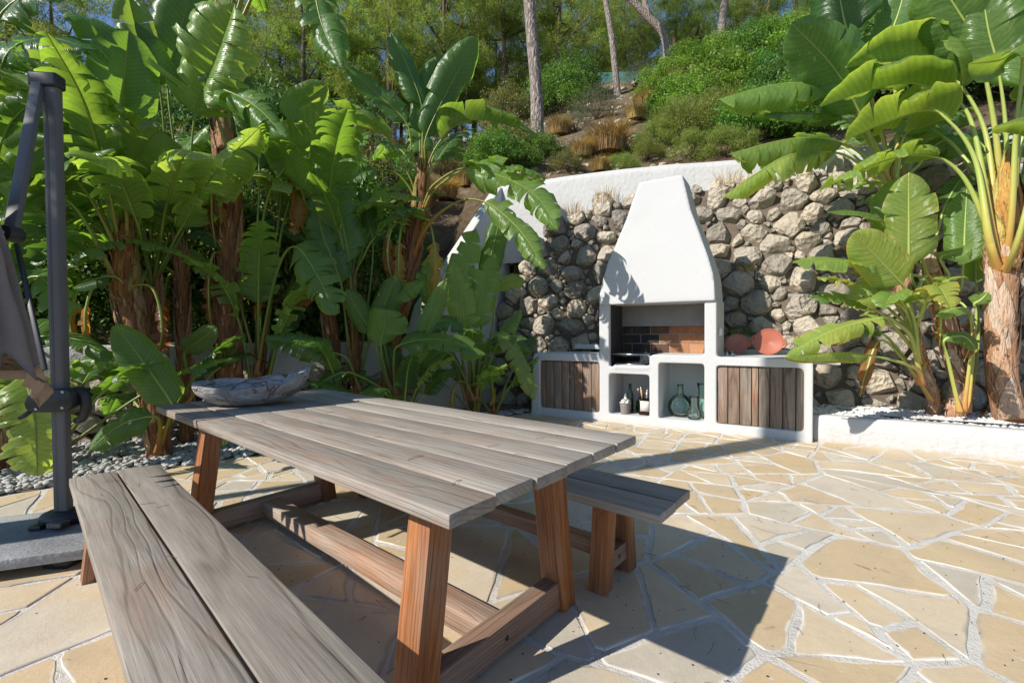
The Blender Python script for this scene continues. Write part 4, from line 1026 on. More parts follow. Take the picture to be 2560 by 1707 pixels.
# folded canopy: pleated cloth hanging beside the post, and its rib
cT = at(-110, 420, 2.05)-uo; cB = at(-42, 925, 1.98)-uo
V_ = []; F_ = []; n_ = 72; nz_ = 26
for i in range(nz_):
    u = i/(nz_-1); c = np.array(cT)*(1-u)+np.array(cB)*u; rb = .11 + .125*u**1.1
    for k in range(n_):
        a = 2*math.pi*k/n_; fold = .5+.5*math.cos(8*a + .6*math.sin(3*u+a)); rr = rb*(.62+.38*fold) + .008*noise.noise(Vector((math.cos(a)*3, math.sin(a)*3, u*6)))
        drop = .05*math.cos(8*a)*max(0, u-.8)/.2 + .03*math.sin(3*a)*max(0, u-.8)/.2
        V_.append((c[0]+rr*math.cos(a), c[1]+rr*.62*math.sin(a), c[2]-drop))
for i in range(nz_-1):
    for k in range(n_): F_.append((i*n_+k, i*n_+(k+1) % n_, (i+1)*n_+(k+1) % n_, (i+1)*n_+k))
F_.append(tuple(range(n_))); F_.append(tuple((nz_-1)*n_+k for k in range(n_-1, -1, -1)))
can = mobj('canopy', V_, F_, MT['canvas'], um)
beam('rib', at(42, 610, 2.10)-uo, at(112, 925, 1.92)-uo, .018, .014, MT['black'], can, .003).location  # noqa
V_ = []; F_ = []; nn = 18; P = spline([at(86, 915, 2.0)-uo, at(92, 955, 2.1)-uo, at(102, 990, 2.3)-uo, at(97, 1014, 2.4)-uo], 12)[0]
for i, p in enumerate(P):
    w = [.020, .026, .034, .042, .040, .036, .042, .040, .030, .020, .010, .004][i]
    for k in range(nn):
        a = 2*math.pi*k/nn; V_.append((p[0]+w*1.25*math.cos(a)*(1+.25*math.cos(3*a+i*.8)), p[1]+w*.6*math.sin(a), p[2]+.010*math.cos(2*a+i)))
for i in range(11):
    for k in range(nn): F_.append((i*nn+k, i*nn+(k+1) % nn, (i+1)*nn+(k+1) % nn, (i+1)*nn+k))
F_ += [tuple(range(nn)), tuple(11*nn+k for k in range(nn-1, -1, -1))]
mobj('canopy_tail', V_, F_, MT['canvas'], um)
# crank housing with handle, screws, lettering
hz = float(at(160, 998, 2.55)[2]) - UZ
A = Acc(); k = 28
outl = [(-.135, -.012), (-.125, -.05), (-.09, -.065), (.0, -.068), (.085, -.060), (.105, -.03), (.105, .04), (.085, .062), (.0, .062), (-.07, .058), (-.115, .03)]
v_, f_ = prism(outl, -.066, .06); A.add(urt(v_), f_)
hs_ = A.obj('crank_housing', MT['black'], um, smooth=False); hs_.location = (0, 0, hz); bevel_mesh(hs_.data, .008, 2)
P = spline([(.085, -.0, .045), (.115, 0, .03), (.128, 0, -.02), (.125, 0, -.08), (.105, 0, -.118), (.07, 0, -.128)], 18)[0]
o = mobj('crank_handle', urt(tubev(P, [.024]*12+[.022, .021, .02, .019, .017, .014], 10, 1.1)[0]), tubev(P, .02, 10)[1], MT['black'], hs_)
P = [(-.12, -.02, -.05), (-.16, -.03, -.085), (-.185, -.03, -.10)]; mobj('lever', urt(tubev(P, [.012, .013, .011], 8)[0]), tubev(P, .01, 8)[1], MT['black'], hs_)
for x, z in ((-.072, .042), (.062, .046), (-.072, -.046), (.058, -.042)):
    mobj('screw', urt(tubev([(x, -.070, z), (x, -.0655, z)], .008, 14)[0]), tubev([(x, -.070, z), (x, -.0655, z)], .008, 14)[1], MT['screw'], hs_)
tc = bpy.data.curves.new('lettering', 'FONT'); tc.body = 'PESCOVA'; tc.size = .021; tc.extrude = .0006; tc.align_x = 'CENTER'; tc.align_y = 'CENTER'
t0_ = link(bpy.data.objects.new('tmp_text', tc)); bpy.context.view_layer.update(); me_ = bpy.data.meshes.new_from_object(t0_.evaluated_get(bpy.context.evaluated_depsgraph_get())); bpy.data.objects.remove(t0_)
me_.materials.clear(); me_.materials.append(MT['print']); to = link(bpy.data.objects.new('lettering', me_), hs_); to.matrix_local = Matrix.Rotation(.12, 4, 'Z') @ Matrix.Translation((0, -.0672, .002)) @ Matrix.Rotation(R(90), 4, 'X')
mobj('print_line', urt(boxv(-.045, .045, -.0675, -.066, -.016, -.0145)), BF, MT['print'], hs_)
# base collar
A = Acc(); outl = [(.115*math.cos(a)*(1 if math.cos(a) < 0 else .95), .085*math.sin(a)) for a in np.linspace(0, 2*math.pi, 32, endpoint=False)]
V_ = [(x*s, y*s, z) for z, s in ((0, 1.0), (.045, .98), (.06, .86), (.072, .62)) for x, y in outl]; n_ = 32
F_ = [(i*n_+k, i*n_+(k+1) % n_, (i+1)*n_+(k+1) % n_, (i+1)*n_+k) for i in range(3) for k in range(n_)] + [tuple(range(n_-1, -1, -1)), tuple(3*n_+k for k in range(n_))]
cl = mobj('base_collar', urt(V_), F_, MT['black'], um); cl.location = (.0, .0, -.004)
o = mobj('pedal', urt(boxv(.025, .115, -.125, -.075, .012, .042), -.02), BF, MT['black'], cl); bevel_mesh(o.data, .005, 2)
A = Acc()
for k in range(7): A.add(urt(boxv(.035+k*.011, .040+k*.011, -.1275, -.07, .020, .0425), -.02), BF)
A.obj('pedal_grip', MT['steel'], cl, smooth=False)
o = mobj('lug', urt(boxv(-.09, -.03, -.115, -.07, 0, .026)), BF, MT['black'], cl); bevel_mesh(o.data, .005, 2)

# ------------------------------------------------------------------ giant bird of paradise / banana plants
UP = np.array([0, 0, 1.])
def leaf_mesh(P, fb, L, hw, face, fold, nseg, tear, rnd):
    """blade along the part of the path P behind fraction fb; returns V, F(quads), UV"""
    n = len(P); i0 = int(fb*(n-1)); C = P[i0:]; m = len(C); Tn = frames(C)
    cum = np.r_[0, np.cumsum(np.linalg.norm(np.diff(C, axis=0), axis=1))]; bl = cum[-1]; vpar = cum/bl
    S0 = []; N0 = []; cam_p = np.array([0, 0, H])
    for i in range(m):
        tc = cam_p - C[i]; tc = tc/np.linalg.norm(tc); Nh = (1-face)*UP + face*tc
        s = np.cross(Tn[i], Nh); l = np.linalg.norm(s)
        if l < .15 and S0: s = S0[-1]
        else: s = s/(l+1e-9)
        if S0 and s@S0[-1] < 0: s = -s
        S0.append(s); N0.append(np.cross(s, Tn[i]))
    S0 = np.array(S0); N0 = np.array(N0)
    for _ in range(3):
        S0[1:-1] = (S0[:-2]+S0[1:-1]*2+S0[2:])/4
    S0 /= np.linalg.norm(S0, axis=1)[:, None]; N0 = np.cross(S0, Tn)
    def at_(A_, v): return np.stack([np.interp(v, vpar, A_[:, j]) for j in range(3)], 1)
    def wid(v):
        a = np.where(v < .16, np.sqrt(np.clip(1-(1-v/.16)**2, 0, 1)), 1.); b = np.where(v > .52, np.clip(1-((v-.52)/.48)**2.2, 0, 1)**.72, 1.)
        return hw*(.05+.95*a)*b*(1-.10*v)
    V_ = []; F_ = []; U_ = []; cnt = 0; nu = 5; ph = rnd.uniform(0, 9)
    for sgn in (-1, 1):
        fo = fold[0 if sgn < 0 else 1] if isinstance(fold, tuple) else fold
        cuts = sorted([min(.96, max(.05, (k+rnd.uniform(-.38, .38))/nseg)) for k in range(1, nseg)]) if nseg > 1 else []
        cuts = [0.] + cuts + [1.]
        for a, b in zip(cuts[:-1], cuts[1:]):
            if b-a < .006: continue
            ns = max(2, int(bl*(b-a)*26)+1); v0 = np.linspace(a, b, ns+1); vm = (a+b)/2
            dphi = rnd.gauss(0, .24*tear) ; lag = (rnd.uniform(.03, .17) if rnd.random() > .18 else rnd.uniform(.25, .42))*tear*(1 if nseg > 3 else 0); notch = rnd.uniform(.78, 1.0) if nseg > 3 else 1.
            drop = rnd.uniform(0, .55)*tear
            for j in range(nu+1):
                u = j/nu; ve = v0 + (vm-v0)*lag*u**2*1.4
                c = at_(C, ve); t = at_(Tn, ve); s = at_(S0, ve); nn = at_(N0, ve); w = wid(v0)*notch
                phi = R(fo) + (dphi - drop*u)*u + (.05*np.sin(v0*19+ph) + .03*np.sin(v0*47+ph*2))*u
                ang = phi - .40*u*u
                p = c + sgn*s*(w*u*np.cos(ang))[:, None] + nn*(w*u*np.sin(ang))[:, None] + t*(w*.20*u**1.4)[:, None]
                V_.append(p); U_.append(np.stack([np.full(ns+1, .5+sgn*.5*u), v0], 1))
            k = ns+1
            for j in range(nu):
                for i in range(ns):
                    q_ = (cnt+j*k+i, cnt+j*k+i+1, cnt+(j+1)*k+i+1, cnt+(j+1)*k+i); F_.append(q_ if sgn > 0 else q_[::-1])
            cnt += (nu+1)*k
    return np.concatenate(V_), F_, np.concatenate(U_)
class Banana:
    def __init__(s, base, label, seed, pet='pet_green', trunk='trunk', tone=0., cat='banana plant', group='banana plants'):
        s.o = np.array(base, float); s.root = empty('banana_plant', s.o, label, cat, group); s.r = random.Random(seed); s.pet = MT[pet]; s.tr = MT[trunk]; s.tone = tone; s.heart = None
    def trunk(s, path, radii, n_sh=16, flare=1.0, name='trunk', mat=None):
        n = 40; P, _, L = spline(path, n); rad = np.interp(np.linspace(0, 1, n), np.linspace(0, 1, len(radii)), radii)*.76
        A = Acc(); V_, F_, U_ = tubev(P, rad*.93, 14)
        A.add(V_, F_, U_, .30); Tn = frames(P); r = s.r
        side = np.array([1., .25, 0]) if True else None
        n_sh = int(n_sh*1.5)
        for k in range(n_sh):                              # overlapping old leaf bases, two-ranked, torn at the top
            f0 = -.02 + .97*(k/n_sh) + r.uniform(-.012, .012); ln = r.uniform(.45, .95)/L; f1 = min(1.08, f0+ln); az = (0 if k % 2 else math.pi) + r.uniform(-.55, .55)
            nv = 10; nw = 8; VV = []; UU = []; tone = r.uniform(.05, 1.); wd0 = r.uniform(.75, 1.25); slant = r.uniform(-.45, .45); loose = r.uniform(.2, 1.) if r.random() < .45 else .15
            for i in range(nv):
                t = i/(nv-1); f = f0+(f1-f0)*t; x = min(max(f, 0), 1)*(n-1); j = min(int(x), n-2); p = P[j]+(P[j+1]-P[j])*(x-j); tn = Tn[j]; rr = np.interp(min(f, 1), np.linspace(0, 1, n), rad)
                if f > 1: p = p + tn*(f-1)*L
                e1 = side - tn*(side@tn); e1 /= np.linalg.norm(e1); e2 = np.cross(tn, e1)
                half = wd0*(1-t**1.3)**.9 + .035; tk = min(1., t/.45); tk = tk*tk*(3-2*tk); out = rr*(.78 + .22*tk) + .003*(k % 5)*tk + flare*(.004 + .030*t**3*loose)
                for w in range(nw+1):
                    a = az + slant*t + half*(2*w/nw-1); edge = abs(2*w/nw-1); rag = .035*t*noise.noise(Vector((w*3.7, k*3.3, 1.))) + (.02*r.uniform(-1, 1) if i == nv-1 else 0)
                    VV.append(p + (out - .008*edge**2 + .006*noise.noise(Vector((w*1.9, k*1.7, t*5))))*(math.cos(a)*e1+math.sin(a)*e2) + tn*rag); UU.append((w/nw, t))
            A.add(VV, [(i*(nw+1)+w, i*(nw+1)+w+1, (i+1)*(nw+1)+w+1, (i+1)*(nw+1)+w) for i in range(nv-1) for w in range(nw)], UU, np.clip(np.array([tone + .35*u[1]-.15 for u in UU])+s.tone, 0, 1))
        for k in range(int(60*L)):                         # loose dry fibres
            x = r.uniform(0, .97)*(n-1); j = int(x); a = r.uniform(0, 6.28); e1 = side - Tn[j]*(side@Tn[j]); e1 /= np.linalg.norm(e1); e2 = np.cross(Tn[j], e1); rd = math.cos(a)*e1+math.sin(a)*e2
            p = P[j] + rd*rad[j]*1.02; q_ = p + rd*r.uniform(.01, .05) + Tn[j]*r.uniform(.03, .14) ; sd = np.cross(rd, Tn[j])*r.uniform(.004, .012)
            A.add([p-sd, p+sd, (p+q_)/2+sd*.8+rd*.01, (p+q_)/2-sd*.8+rd*.01, q_], [(0, 1, 2, 3), (3, 2, 4)], [(.5, 0)]*5, r.uniform(.2, 1))
        o = A.obj(name, mat or s.tr, s.root, s.o)
        if name == 'trunk': s.heart = P[int(n*.64)]
        return P[-1]
    def leaf(s, P, kb, hw, face=.6, fold=20, nseg=1, tear=1., tint=.2, r0=.024, pet=None):
        if s.heart is not None and P[0][2] > s.heart[2]-.15 and np.linalg.norm(np.array(P[0])-s.heart) > .06: P = [s.heart] + list(P); kb += 1
        n = 46; Q, fr, L = spline(P, n); fb = fr[kb]
        V_, F_, U_ = leaf_mesh(Q, fb, L, hw, face, fold, nseg, tear, s.r)
        o = mobj('leaf', V_, F_, MT['leaf'], s.root, s.o, U_); o['tint'] = float(min(1, max(0, tint+s.r.uniform(-.05, .05))))
        i0 = int(fb*(n-1)); rad = np.r_[np.linspace(r0, .0125, max(2, i0+1)), np.linspace(.0125, .003, n-max(2, i0+1))][:n]
        if i0 > 6: rad[:5] *= np.linspace(1.6, 1.1, 5)
        lift = Q.copy(); lift[i0:, 2] -= .004
        V_, F_, U_ = tubev(lift, rad, 8, .8); cut = len(U_)
        U_[:, 1] = np.clip(U_[:, 1]/max(fb, .2), 0, 1)
        mobj('stalk', V_, F_, pet or s.pet, o, s.o, U_)
        return o
    def dead(s, crown, n, L=(.6, 1.0), hw=.11):
        r = s.r; c = np.array(crown)
        for k in range(n):
            az = r.uniform(2.6, 6.6); h = np.array([math.cos(az), math.sin(az), 0.]); l = r.uniform(*L); o = r.uniform(.22, .42)
            s.leaf([c-UP*.05, c+h*o*.7+UP*r.uniform(.0, .12), c+h*o-UP*l*.25, c+h*o*1.05-UP*l*.65, c+h*o*.85-UP*l], 2, hw*r.uniform(.7, 1.2), face=.7, fold=r.uniform(-45, -10), nseg=r.randint(8, 15), tear=1.4, tint=r.uniform(.74, 1.0), r0=.016)
    def px(s, txt, kb, Y0, Y1, hw, **k):
        pts = [tuple(float(v) for v in p.split(',')) for p in txt.split()]; n = len(pts)
        s.leaf([at(x, y, Y0+(Y1-Y0)*i/(n-1)) for i, (x, y) in enumerate(pts)], kb, hw, **k)
    def wild(s, crown, n, Lp, Lb, hw, az0=0, az1=6.283, el=(55, 85), droop=(.3, 1.1), tint=(.05, .3), face=.15, fold=(10, 40), tears=(6, 17), r0=.022):
        """leaves thrown out round the crown"""
        r = s.r
        for k in range(n):
            az = az0 + (az1-az0)*(k+r.uniform(.1, .9))/n; e = R(r.uniform(*el)); lp = r.uniform(*Lp); lb = r.uniform(*Lb); h = np.array([math.cos(az), math.sin(az), 0.])
            c = np.array(crown) + h*.03; d = h*math.cos(e)+UP*math.sin(e); b = c+d*lp; dr = r.uniform(*droop)
            e2 = e - dr*.45; e3 = e - dr*1.25
            m_ = b+(h*math.cos(e2)+UP*math.sin(e2))*lb*.5; t = m_+(h*math.cos(e3)+UP*math.sin(e3))*lb*.5
            s.leaf([c, c+d*lp*.55-h*.02, b, m_, t], 2, hw*r.uniform(.8, 1.1), face=face, fold=r.uniform(*fold), nseg=r.randint(*tears), tear=r.uniform(.5, 1.2), tint=r.uniform(*tint), r0=r0)
def PXP(txt, Y0, Y1=None):
    pts = [tuple(float(v) for v in p.split(',')) for p in txt.split()]; n = len(pts); Y1 = Y0 if Y1 is None else Y1
    return [at(x, y, Y0+(Y1-Y0)*i/max(1, n-1)) for i, (x, y) in enumerate(pts)]
def ground_at(px, Y, z=0.): p = at(px, 900, Y); return np.array([p[0], Y, z])

# --- left row, from the umbrella to the barbecue
b = Banana(ground_at(395, 4.35), 'stout banana plant with orange stalks just right of the umbrella post', 101, 'pet_orange')
b.trunk([b.o] + PXP('385,1000 345,850 314,725 303,660', 4.35), [.15, .125, .13, .16, .11], 18, 1.25)
b.trunk(PXP('330,800 315,725 310,650 312,560', 4.35), [.13, .16, .14, .05], 12, .8, 'leaf_bases', MT['sheath_dark'])
b.px('305,665 240,520 178,440 120,430 20,470', 2, 4.3, 3.9, .17, face=.5, fold=-20, nseg=6, tear=1.3, tint=.80, r0=.035)
b.px('306,740 249,620 178,508 100,480 30,540', 2, 4.3, 3.9, .2, face=.4, fold=-20, nseg=5, tint=.3, r0=.04)
b.px('315,655 268,500 228,372 200,320 172,262', 2, 4.35, 4.1, .22, face=.9, fold=12, nseg=2, tint=.12, r0=.032)
b.px('320,650 318,520 322,435 350,372 404,318', 2, 4.35, 4.0, .30, face=.85, fold=18, nseg=4, tint=.34, r0=.03)
b.px('328,650 310,480 300,288 312,180 322,78', 2, 4.4, 4.3, .28, face=.9, fold=22, nseg=2, tint=.12, r0=.03)
b.px('400,1110 425,1045 432,1012 370,920 306,835 280,815', 2, 4.2, 3.9, .17, face=.9, fold=12, tint=.24)
b.px('395,1130 400,1065 383,1040 300,1062 222,1125', 2, 4.2, 3.8, .15, face=.6, fold=10, nseg=3, tint=.04)
b.px('320,740 300,700 272,690 225,702 182,718', 2, 4.3, 4.1, .12, face=.35, fold=5, nseg=2, tint=.03)
b.px('330,660 350,540 330,420 280,330 185,245', 2, 4.5, 4.2, .2, face=.1, fold=40, nseg=9, tint=.2)
b.px('325,650 340,420 300,180 235,70 165,32', 2, 4.5, 4.2, .24, face=.3, fold=30, nseg=3, tint=.16)
b.wild(b.o + (0, 0, .25), 3, (.5, .8), (.5, .8), .15, el=(25, 60), tint=(0, .1))
b.wild(at(308, 650, 4.4), 7, (.7, 1.1), (.8, 1.2), .25, az0=.8, az1=5.2, el=(60, 84), tint=(.15, .42))
b.dead(at(312, 720, 4.35), 3)
b = Banana(ground_at(462, 4.9), 'slim banana plant with a tall torn fan leaf right of the orange stalked one', 102, 'pet_green')
b.trunk([b.o] + PXP('468,1000 458,850 455,700 452,600', 4.9), [.10, .085, .085, .09, .06], 12, .9)
b.px('455,620 472,460 490,275 536,150 588,8', 2, 4.9, 4.4, .46, face=.95, fold=(5, 82), nseg=9, tear=.9, tint=.36)
b.px('450,620 420,430 398,214 352,110 318,-20', 2, 4.9, 4.5, .20, face=.7, fold=35, nseg=2, tint=.26)
b.px('460,620 440,400 420,205 450,80 490,-70', 2, 4.9, 4.7, .36, face=.9, fold=20, nseg=2, tint=.16)
b.px('452,640 442,560 425,545 380,530 330,500', 2, 4.9, 4.6, .13, face=.55, fold=-10, nseg=7, tint=.50)
b.px('455,640 440,560 423,532 370,482 314,440', 2, 4.9, 4.4, .18, face=.7, fold=10, nseg=6, tint=.28)
b.px('462,900 470,930 462,882 500,850 542,818', 2, 4.7, 4.5, .12, face=.9, fold=15, tint=.28)
b.wild(at(455, 620, 4.9), 7, (.6, 1.0), (.8, 1.2), .24, az0=1.2, az1=5.0, el=(58, 84), tint=(.12, .40))
b.dead(at(455, 690, 4.9), 3)
b = Banana(ground_at(575, 5.0), 'tallest banana trunk of the left row, its crown rising out of the picture', 103, 'pet_orange', 'trunk')
b.trunk([b.o] + PXP('572,900 570,760 574,620 568,450 560,300 558,170 566,60', 5.0), [.19, .17, .165, .17, .15, .15, .14, .08], 30, 1.0)
b.trunk(PXP('566,380 560,260 560,140 572,10', 4.98), [.15, .155, .13, .05], 14, .8, 'leaf_bases', MT['trunk_pale'])
b.px('562,180 600,60 672,-70 765,-75 805,60 852,168', 3, 5.0, 4.6, .26, face=.95, fold=(25, 10), nseg=11, tear=1.2, tint=.1, r0=.035)
b.px('575,400 555,330 528,240 552,222 640,266 716,346', 2, 4.8, 4.4, .22, face=.6, fold=(25, 15), nseg=13, tear=1.5, tint=.24)
b.px('560,190 560,0 520,-180 460,-300', 2, 5.0, 4.6, .3, face=.7, fold=20, nseg=4, tint=.15, r0=.035)
b.px('560,190 590,40 640,-120 700,-260', 2, 5.0, 5.2, .3, face=.7, fold=20, nseg=4, tint=.15, r0=.035)
b.px('555,190 520,60 440,-60 330,-130 220,-90', 2, 5.0, 4.5, .3, face=.3, fold=25, nseg=8, tint=.2, r0=.035)
b.px('565,190 600,20 660,-160 760,-250', 2, 5.0, 4.8, .3, face=.5, fold=20, nseg=5, tint=.2, r0=.035)
b.wild(at(562, 60, 5.0), 4, (.7, 1.), (1., 1.4), .28, az0=.3, az1=3.6, el=(55, 80))
b.dead(at(568, 420, 5.0), 4)
b.dead(at(572, 640, 5.0), 2)
b = Banana(ground_at(645, 5.1), 'clump of long green banana stalks in the middle of the left row', 104, 'pet_green')
b.px('645,940 640,650 648,408 618,280 583,150', 2, 5.1, 4.9, .24, face=.95, fold=12, nseg=2, tint=.06)
b.px('640,940 655,570 700,436 784,356 899,306 985,338', 2, 5.1, 4.8, .36, face=.0, fold=(45, 60), nseg=13, tear=1.0, tint=.36)
b.px('640,940 690,690 738,616 800,700 838,788', 2, 5.0, 4.5, .25, face=.8, fold=8, nseg=13, tear=1.0, tint=.24)
b.px('650,940 690,600 735,292 775,245 818,212', 2, 5.2, 5.2, .17, face=.8, fold=20, nseg=1, tint=.30)
b.px('655,940 700,600 748,440 746,510 735,590', 2, 5.2, 5.1, .15, face=.9, fold=5, nseg=10, tear=1.2, tint=.86)
b.px('648,940 600,760 555,620 510,580 460,590', 2, 5.0, 4.8, .14, face=.4, fold=10, nseg=6, tint=.05)
b.px('668,940 700,800 730,755 790,745', 2, 5.2, 5.0, .10, face=.6, fold=0, nseg=6, tint=.84)
b.wild(b.o+(0, 0, .2), 7, (1.0, 1.6), (.7, 1.1), .20, el=(68, 84), tint=(.02, .28), r0=.02)
b = Banana(ground_at(890, 5.5), 'dark leaved banana plant left of the central trunk, leaves hanging face on', 105, 'pet_green')
b.trunk([b.o] + PXP('890,900 880,780 876,690', 5.5), [.08, .07, .065, .05], 8, .8)
b.px('885,960 880,800 872,650 845,510 822,398', 2, 5.5, 5.2, .29, face=.95, fold=10, nseg=7, tear=.9, tint=.14)
b.px('880,960 862,780 850,700 805,580 788,480', 2, 5.4, 5.1, .22, face=.9, fold=8, nseg=10, tear=1.1, tint=.12)
b.px('890,960 925,720 932,610 918,540 902,470', 2, 5.6, 5.6, .17, face=.9, fold=8, tint=.02)
b.px('900,975 870,900 830,880 760,858 662,848', 2, 5.3, 4.9, .22, face=.55, fold=(15, 30), nseg=10, tear=1.0, tint=.16)
b.px('895,975 920,860 960,760 1000,730 1060,700', 2, 5.5, 5.3, .16, face=.5, fold=10, nseg=7, tint=.2)
b.wild(at(880, 700, 5.5), 5, (.5, .8), (.7, 1.), .2, el=(40, 80), tint=(.02, .2))
b = Banana(ground_at(965, 5.7), 'central banana plant with upright pale fan leaves above the wing wall', 106, 'pet_orange')
b.trunk([b.o] + PXP('985,850 1012,722 1035,600 1050,510 1056,450', 5.7), [.14, .13, .13, .15, .15, .09], 20, 1.1)
b.trunk(PXP('1030,620 1048,540 1056,460 1059,390', 5.7), [.13, .15, .12, .04], 12, .8, 'leaf_bases', MT['sheath_dark'])
b.px('1045,480 1030,380 1014,303 930,225 853,155', 2, 5.7, 5.4, .17, face=.55, fold=(10, 40), nseg=8, tint=.08)
b.px('1055,470 1056,380 1054,264 1020,170 978,80', 2, 5.7, 5.5, .19, face=.75, fold=(30, 15), nseg=1, tint=.03)
b.px('1058,470 1062,400 1067,337 1125,215 1192,92', 2, 5.7, 5.5, .25, face=.95, fold=14, nseg=2, tint=.10)
b.px('1057,470 1058,420 1062,340 1075,230 1110,135', 2, 5.8, 5.7, .22, face=.8, fold=30, tint=.04)
b.px('1060,480 1075,400 1110,340 1152,306 1232,302 1347,342', 2, 5.7, 5.4, .32, face=.0, fold=(60, 45), nseg=7, tear=.8, tint=.26)
b.px('1064,500 1100,450 1163,420 1250,425 1320,430 1366,446', 2, 5.6, 5.2, .25, face=.25, fold=(30, 40), nseg=10, tint=.22)
b.px('1066,510 1110,455 1170,425 1265,445 1345,495 1396,575', 2, 5.6, 5.0, .26, face=.6, fold=15, nseg=12, tear=1.2, tint=.24)
b.px('1068,566 1144,505 1213,505 1270,545 1317,597 1362,674', 2, 5.5, 4.9, .19, face=.65, fold=8, nseg=14, tear=1.0, tint=.28)
b.px('1062,560 1067,548 970,515 882,508', 1, 5.5, 5.1, .15, face=.25, fold=25, nseg=5, tint=.15)
b.px('1040,500 1000,395 970,345 920,312 855,306', 2, 5.7, 5.4, .2, face=0, fold=50, nseg=6, tint=.44)
b.px('1040,520 1000,440 940,425 890,440 850,480', 2, 5.7, 5.5, .17, face=.3, fold=15, nseg=6, tint=.1)
b.wild(at(1054, 470, 5.75), 4, (.5, .8), (.8, 1.1), .22, az0=.6, az1=2.8, el=(50, 75), tint=(.05, .2))
b.dead(at(1040, 570, 5.7), 4)
b = Banana(ground_at(985, 5.35), 'low young banana clump in front of the central trunk, broad paddle leaves', 107)
b.px('985,985 962,920 952,863 960,820 968,774', 2, 5.35, 5.1, .28, face=.95, fold=10, nseg=3, tint=.30)
b.px('980,985 950,900 930,835 895,775 866,722', 2, 5.35, 5.2, .15, face=.8, fold=20, tint=.24)
b.px('985,985 965,880 950,800 970,740 990,690', 2, 5.4, 5.3, .19, face=.7, fold=25, tint=.22)
b.px('1010,985 1030,950 1040,913 1080,800 1118,695', 2, 5.35, 5.2, .14, face=.8, fold=20, tint=.26)
b.px('990,985 985,900 1000,862 1100,848 1216,886', 2, 5.3, 4.9, .19, face=.5, fold=15, nseg=4, tint=.12)
b.px('1000,985 1020,900 1050,840 1110,800 1160,830', 2, 5.4, 5.2, .15, face=.5, fold=15, nseg=4, tint=.06)
b.px('975,985 920,950 860,930 800,960 760,1010', 2, 5.3, 5.0, .14, face=.5, fold=10, nseg=5, tint=.1)
b.wild(b.o+(.1, 0, .1), 9, (.4, .8), (.5, .8), .17, el=(35, 75), tint=(0, .22))
b = Banana(ground_at(1185, 5.9), 'yellow green young banana clump beside the left end of the barbecue', 108)
b.px('1180,1000 1188,900 1189,819 1205,730 1230,635', 2, 5.9, 5.7, .25, face=.95, fold=12, nseg=5, tint=.27)
b.px('1175,1000 1172,900 1162,825 1150,740 1130,650', 2, 5.85, 5.6, .24, face=.85, fold=8, nseg=6, tear=1.2, tint=.40)
b.px('1185,1000 1205,800 1217,690 1237,600 1259,512', 2, 6.0, 5.9, .24, face=.95, fold=10, nseg=1, tint=.16)
b.px('1190,1000 1205,880 1247,836 1300,905 1337,1000', 2, 5.8, 5.5, .15, face=.5, fold=(10, 25), nseg=8, tear=.9, tint=.46)
b.px('1190,1000 1230,820 1245,725 1275,705 1312,700', 2, 5.9, 5.8, .13, face=.8, fold=10, nseg=5, tint=.42)
b.px('1185,1000 1150,920 1120,880 1090,885 1050,930', 2, 5.7, 5.5, .14, face=.6, fold=10, nseg=3, tint=.2)
b.px('1190,1000 1215,900 1225,860 1270,850 1330,880', 2, 6.0, 6.0, .14, face=.5, fold=10, nseg=4, tint=.08)
b.wild(b.o+(0, .1, .1), 9, (.4, .9), (.5, .8), .17, el=(40, 78), tint=(.02, .3))
b.px('1170,1000 1150,850 1140,760 1160,650 1190,570', 2, 5.8, 5.6, .2, face=.9, fold=12, nseg=5, tint=.2)
b.px('1165,1000 1120,850 1090,780 1070,720 1075,640', 2, 5.75, 5.6, .17, face=.85, fold=14, nseg=6, tint=.12)
b.wild(b.o+(.25, .15, .1), 5, (.4, .7), (.5, .7), .15, el=(40, 70), tint=(.02, .15))
b.dead(b.o+(0, -.1, .55), 2, (.3, .5), .08)
# --- behind and left of the umbrella
b = Banana(ground_at(-20, 3.9), 'shaded banana plant behind the folded umbrella at the left edge', 109)
b.trunk([b.o, b.o+(0, .05, .6), b.o+(.05, .1, 1.25)], [.14, .12, .1], 12)
b.px('-40,700 -20,380 10,150 110,95 235,125', 2, 3.9, 3.7, .36, face=.45, fold=5, nseg=16, tear=.8, tint=.02)
b.px('-60,640 -80,320 -40,190 30,198 95,228', 2, 3.9, 3.6, .12, face=.2, fold=40, tint=.36)
b.px('-40,700 -10,420 12,335 40,290 78,258', 2, 3.9, 3.7, .2, face=.9, fold=15, nseg=5, tint=.08)
b.px('-30,700 20,520 40,430 80,385 130,350', 2, 3.9, 3.8, .17, face=.8, fold=15, nseg=3, tint=.22)
b.px('-40,900 20,930 60,940 86,1040 94,1190', 2, 3.6, 3.3, .27, face=.85, fold=5, nseg=16, tear=.9, tint=.38)
b.px('-60,700 -60,200 0,40 90,-20 190,-10', 2, 3.9, 3.8, .3, face=.5, fold=15, nseg=6, tint=.1)
b.px('-30,800 40,720 90,690 130,720 160,800', 2, 3.9, 3.8, .18, face=.6, fold=10, nseg=7, tint=.08)
b.px('-40,900 60,860 110,840 200,850 290,900', 2, 4.0, 4.0, .14, face=.5, fold=10, nseg=5, tint=.1)
b.wild(b.o+(0, 0, 1.2), 8, (.5, .9), (.9, 1.3), .27, el=(45, 80), tint=(0, .2))
b.wild(b.o+(.3, .2, .1), 7, (.5, .9), (.6, .9), .18, el=(35, 70), tint=(0, .12))
b = Banana((-3.75, 4.75, 0), 'banana plant in deep shade between the umbrella post and the low wall', 110)
b.trunk([b.o, b.o+(-.05, 0, .8), b.o+(0, 0, 1.7)], [.13, .12, .1], 12)
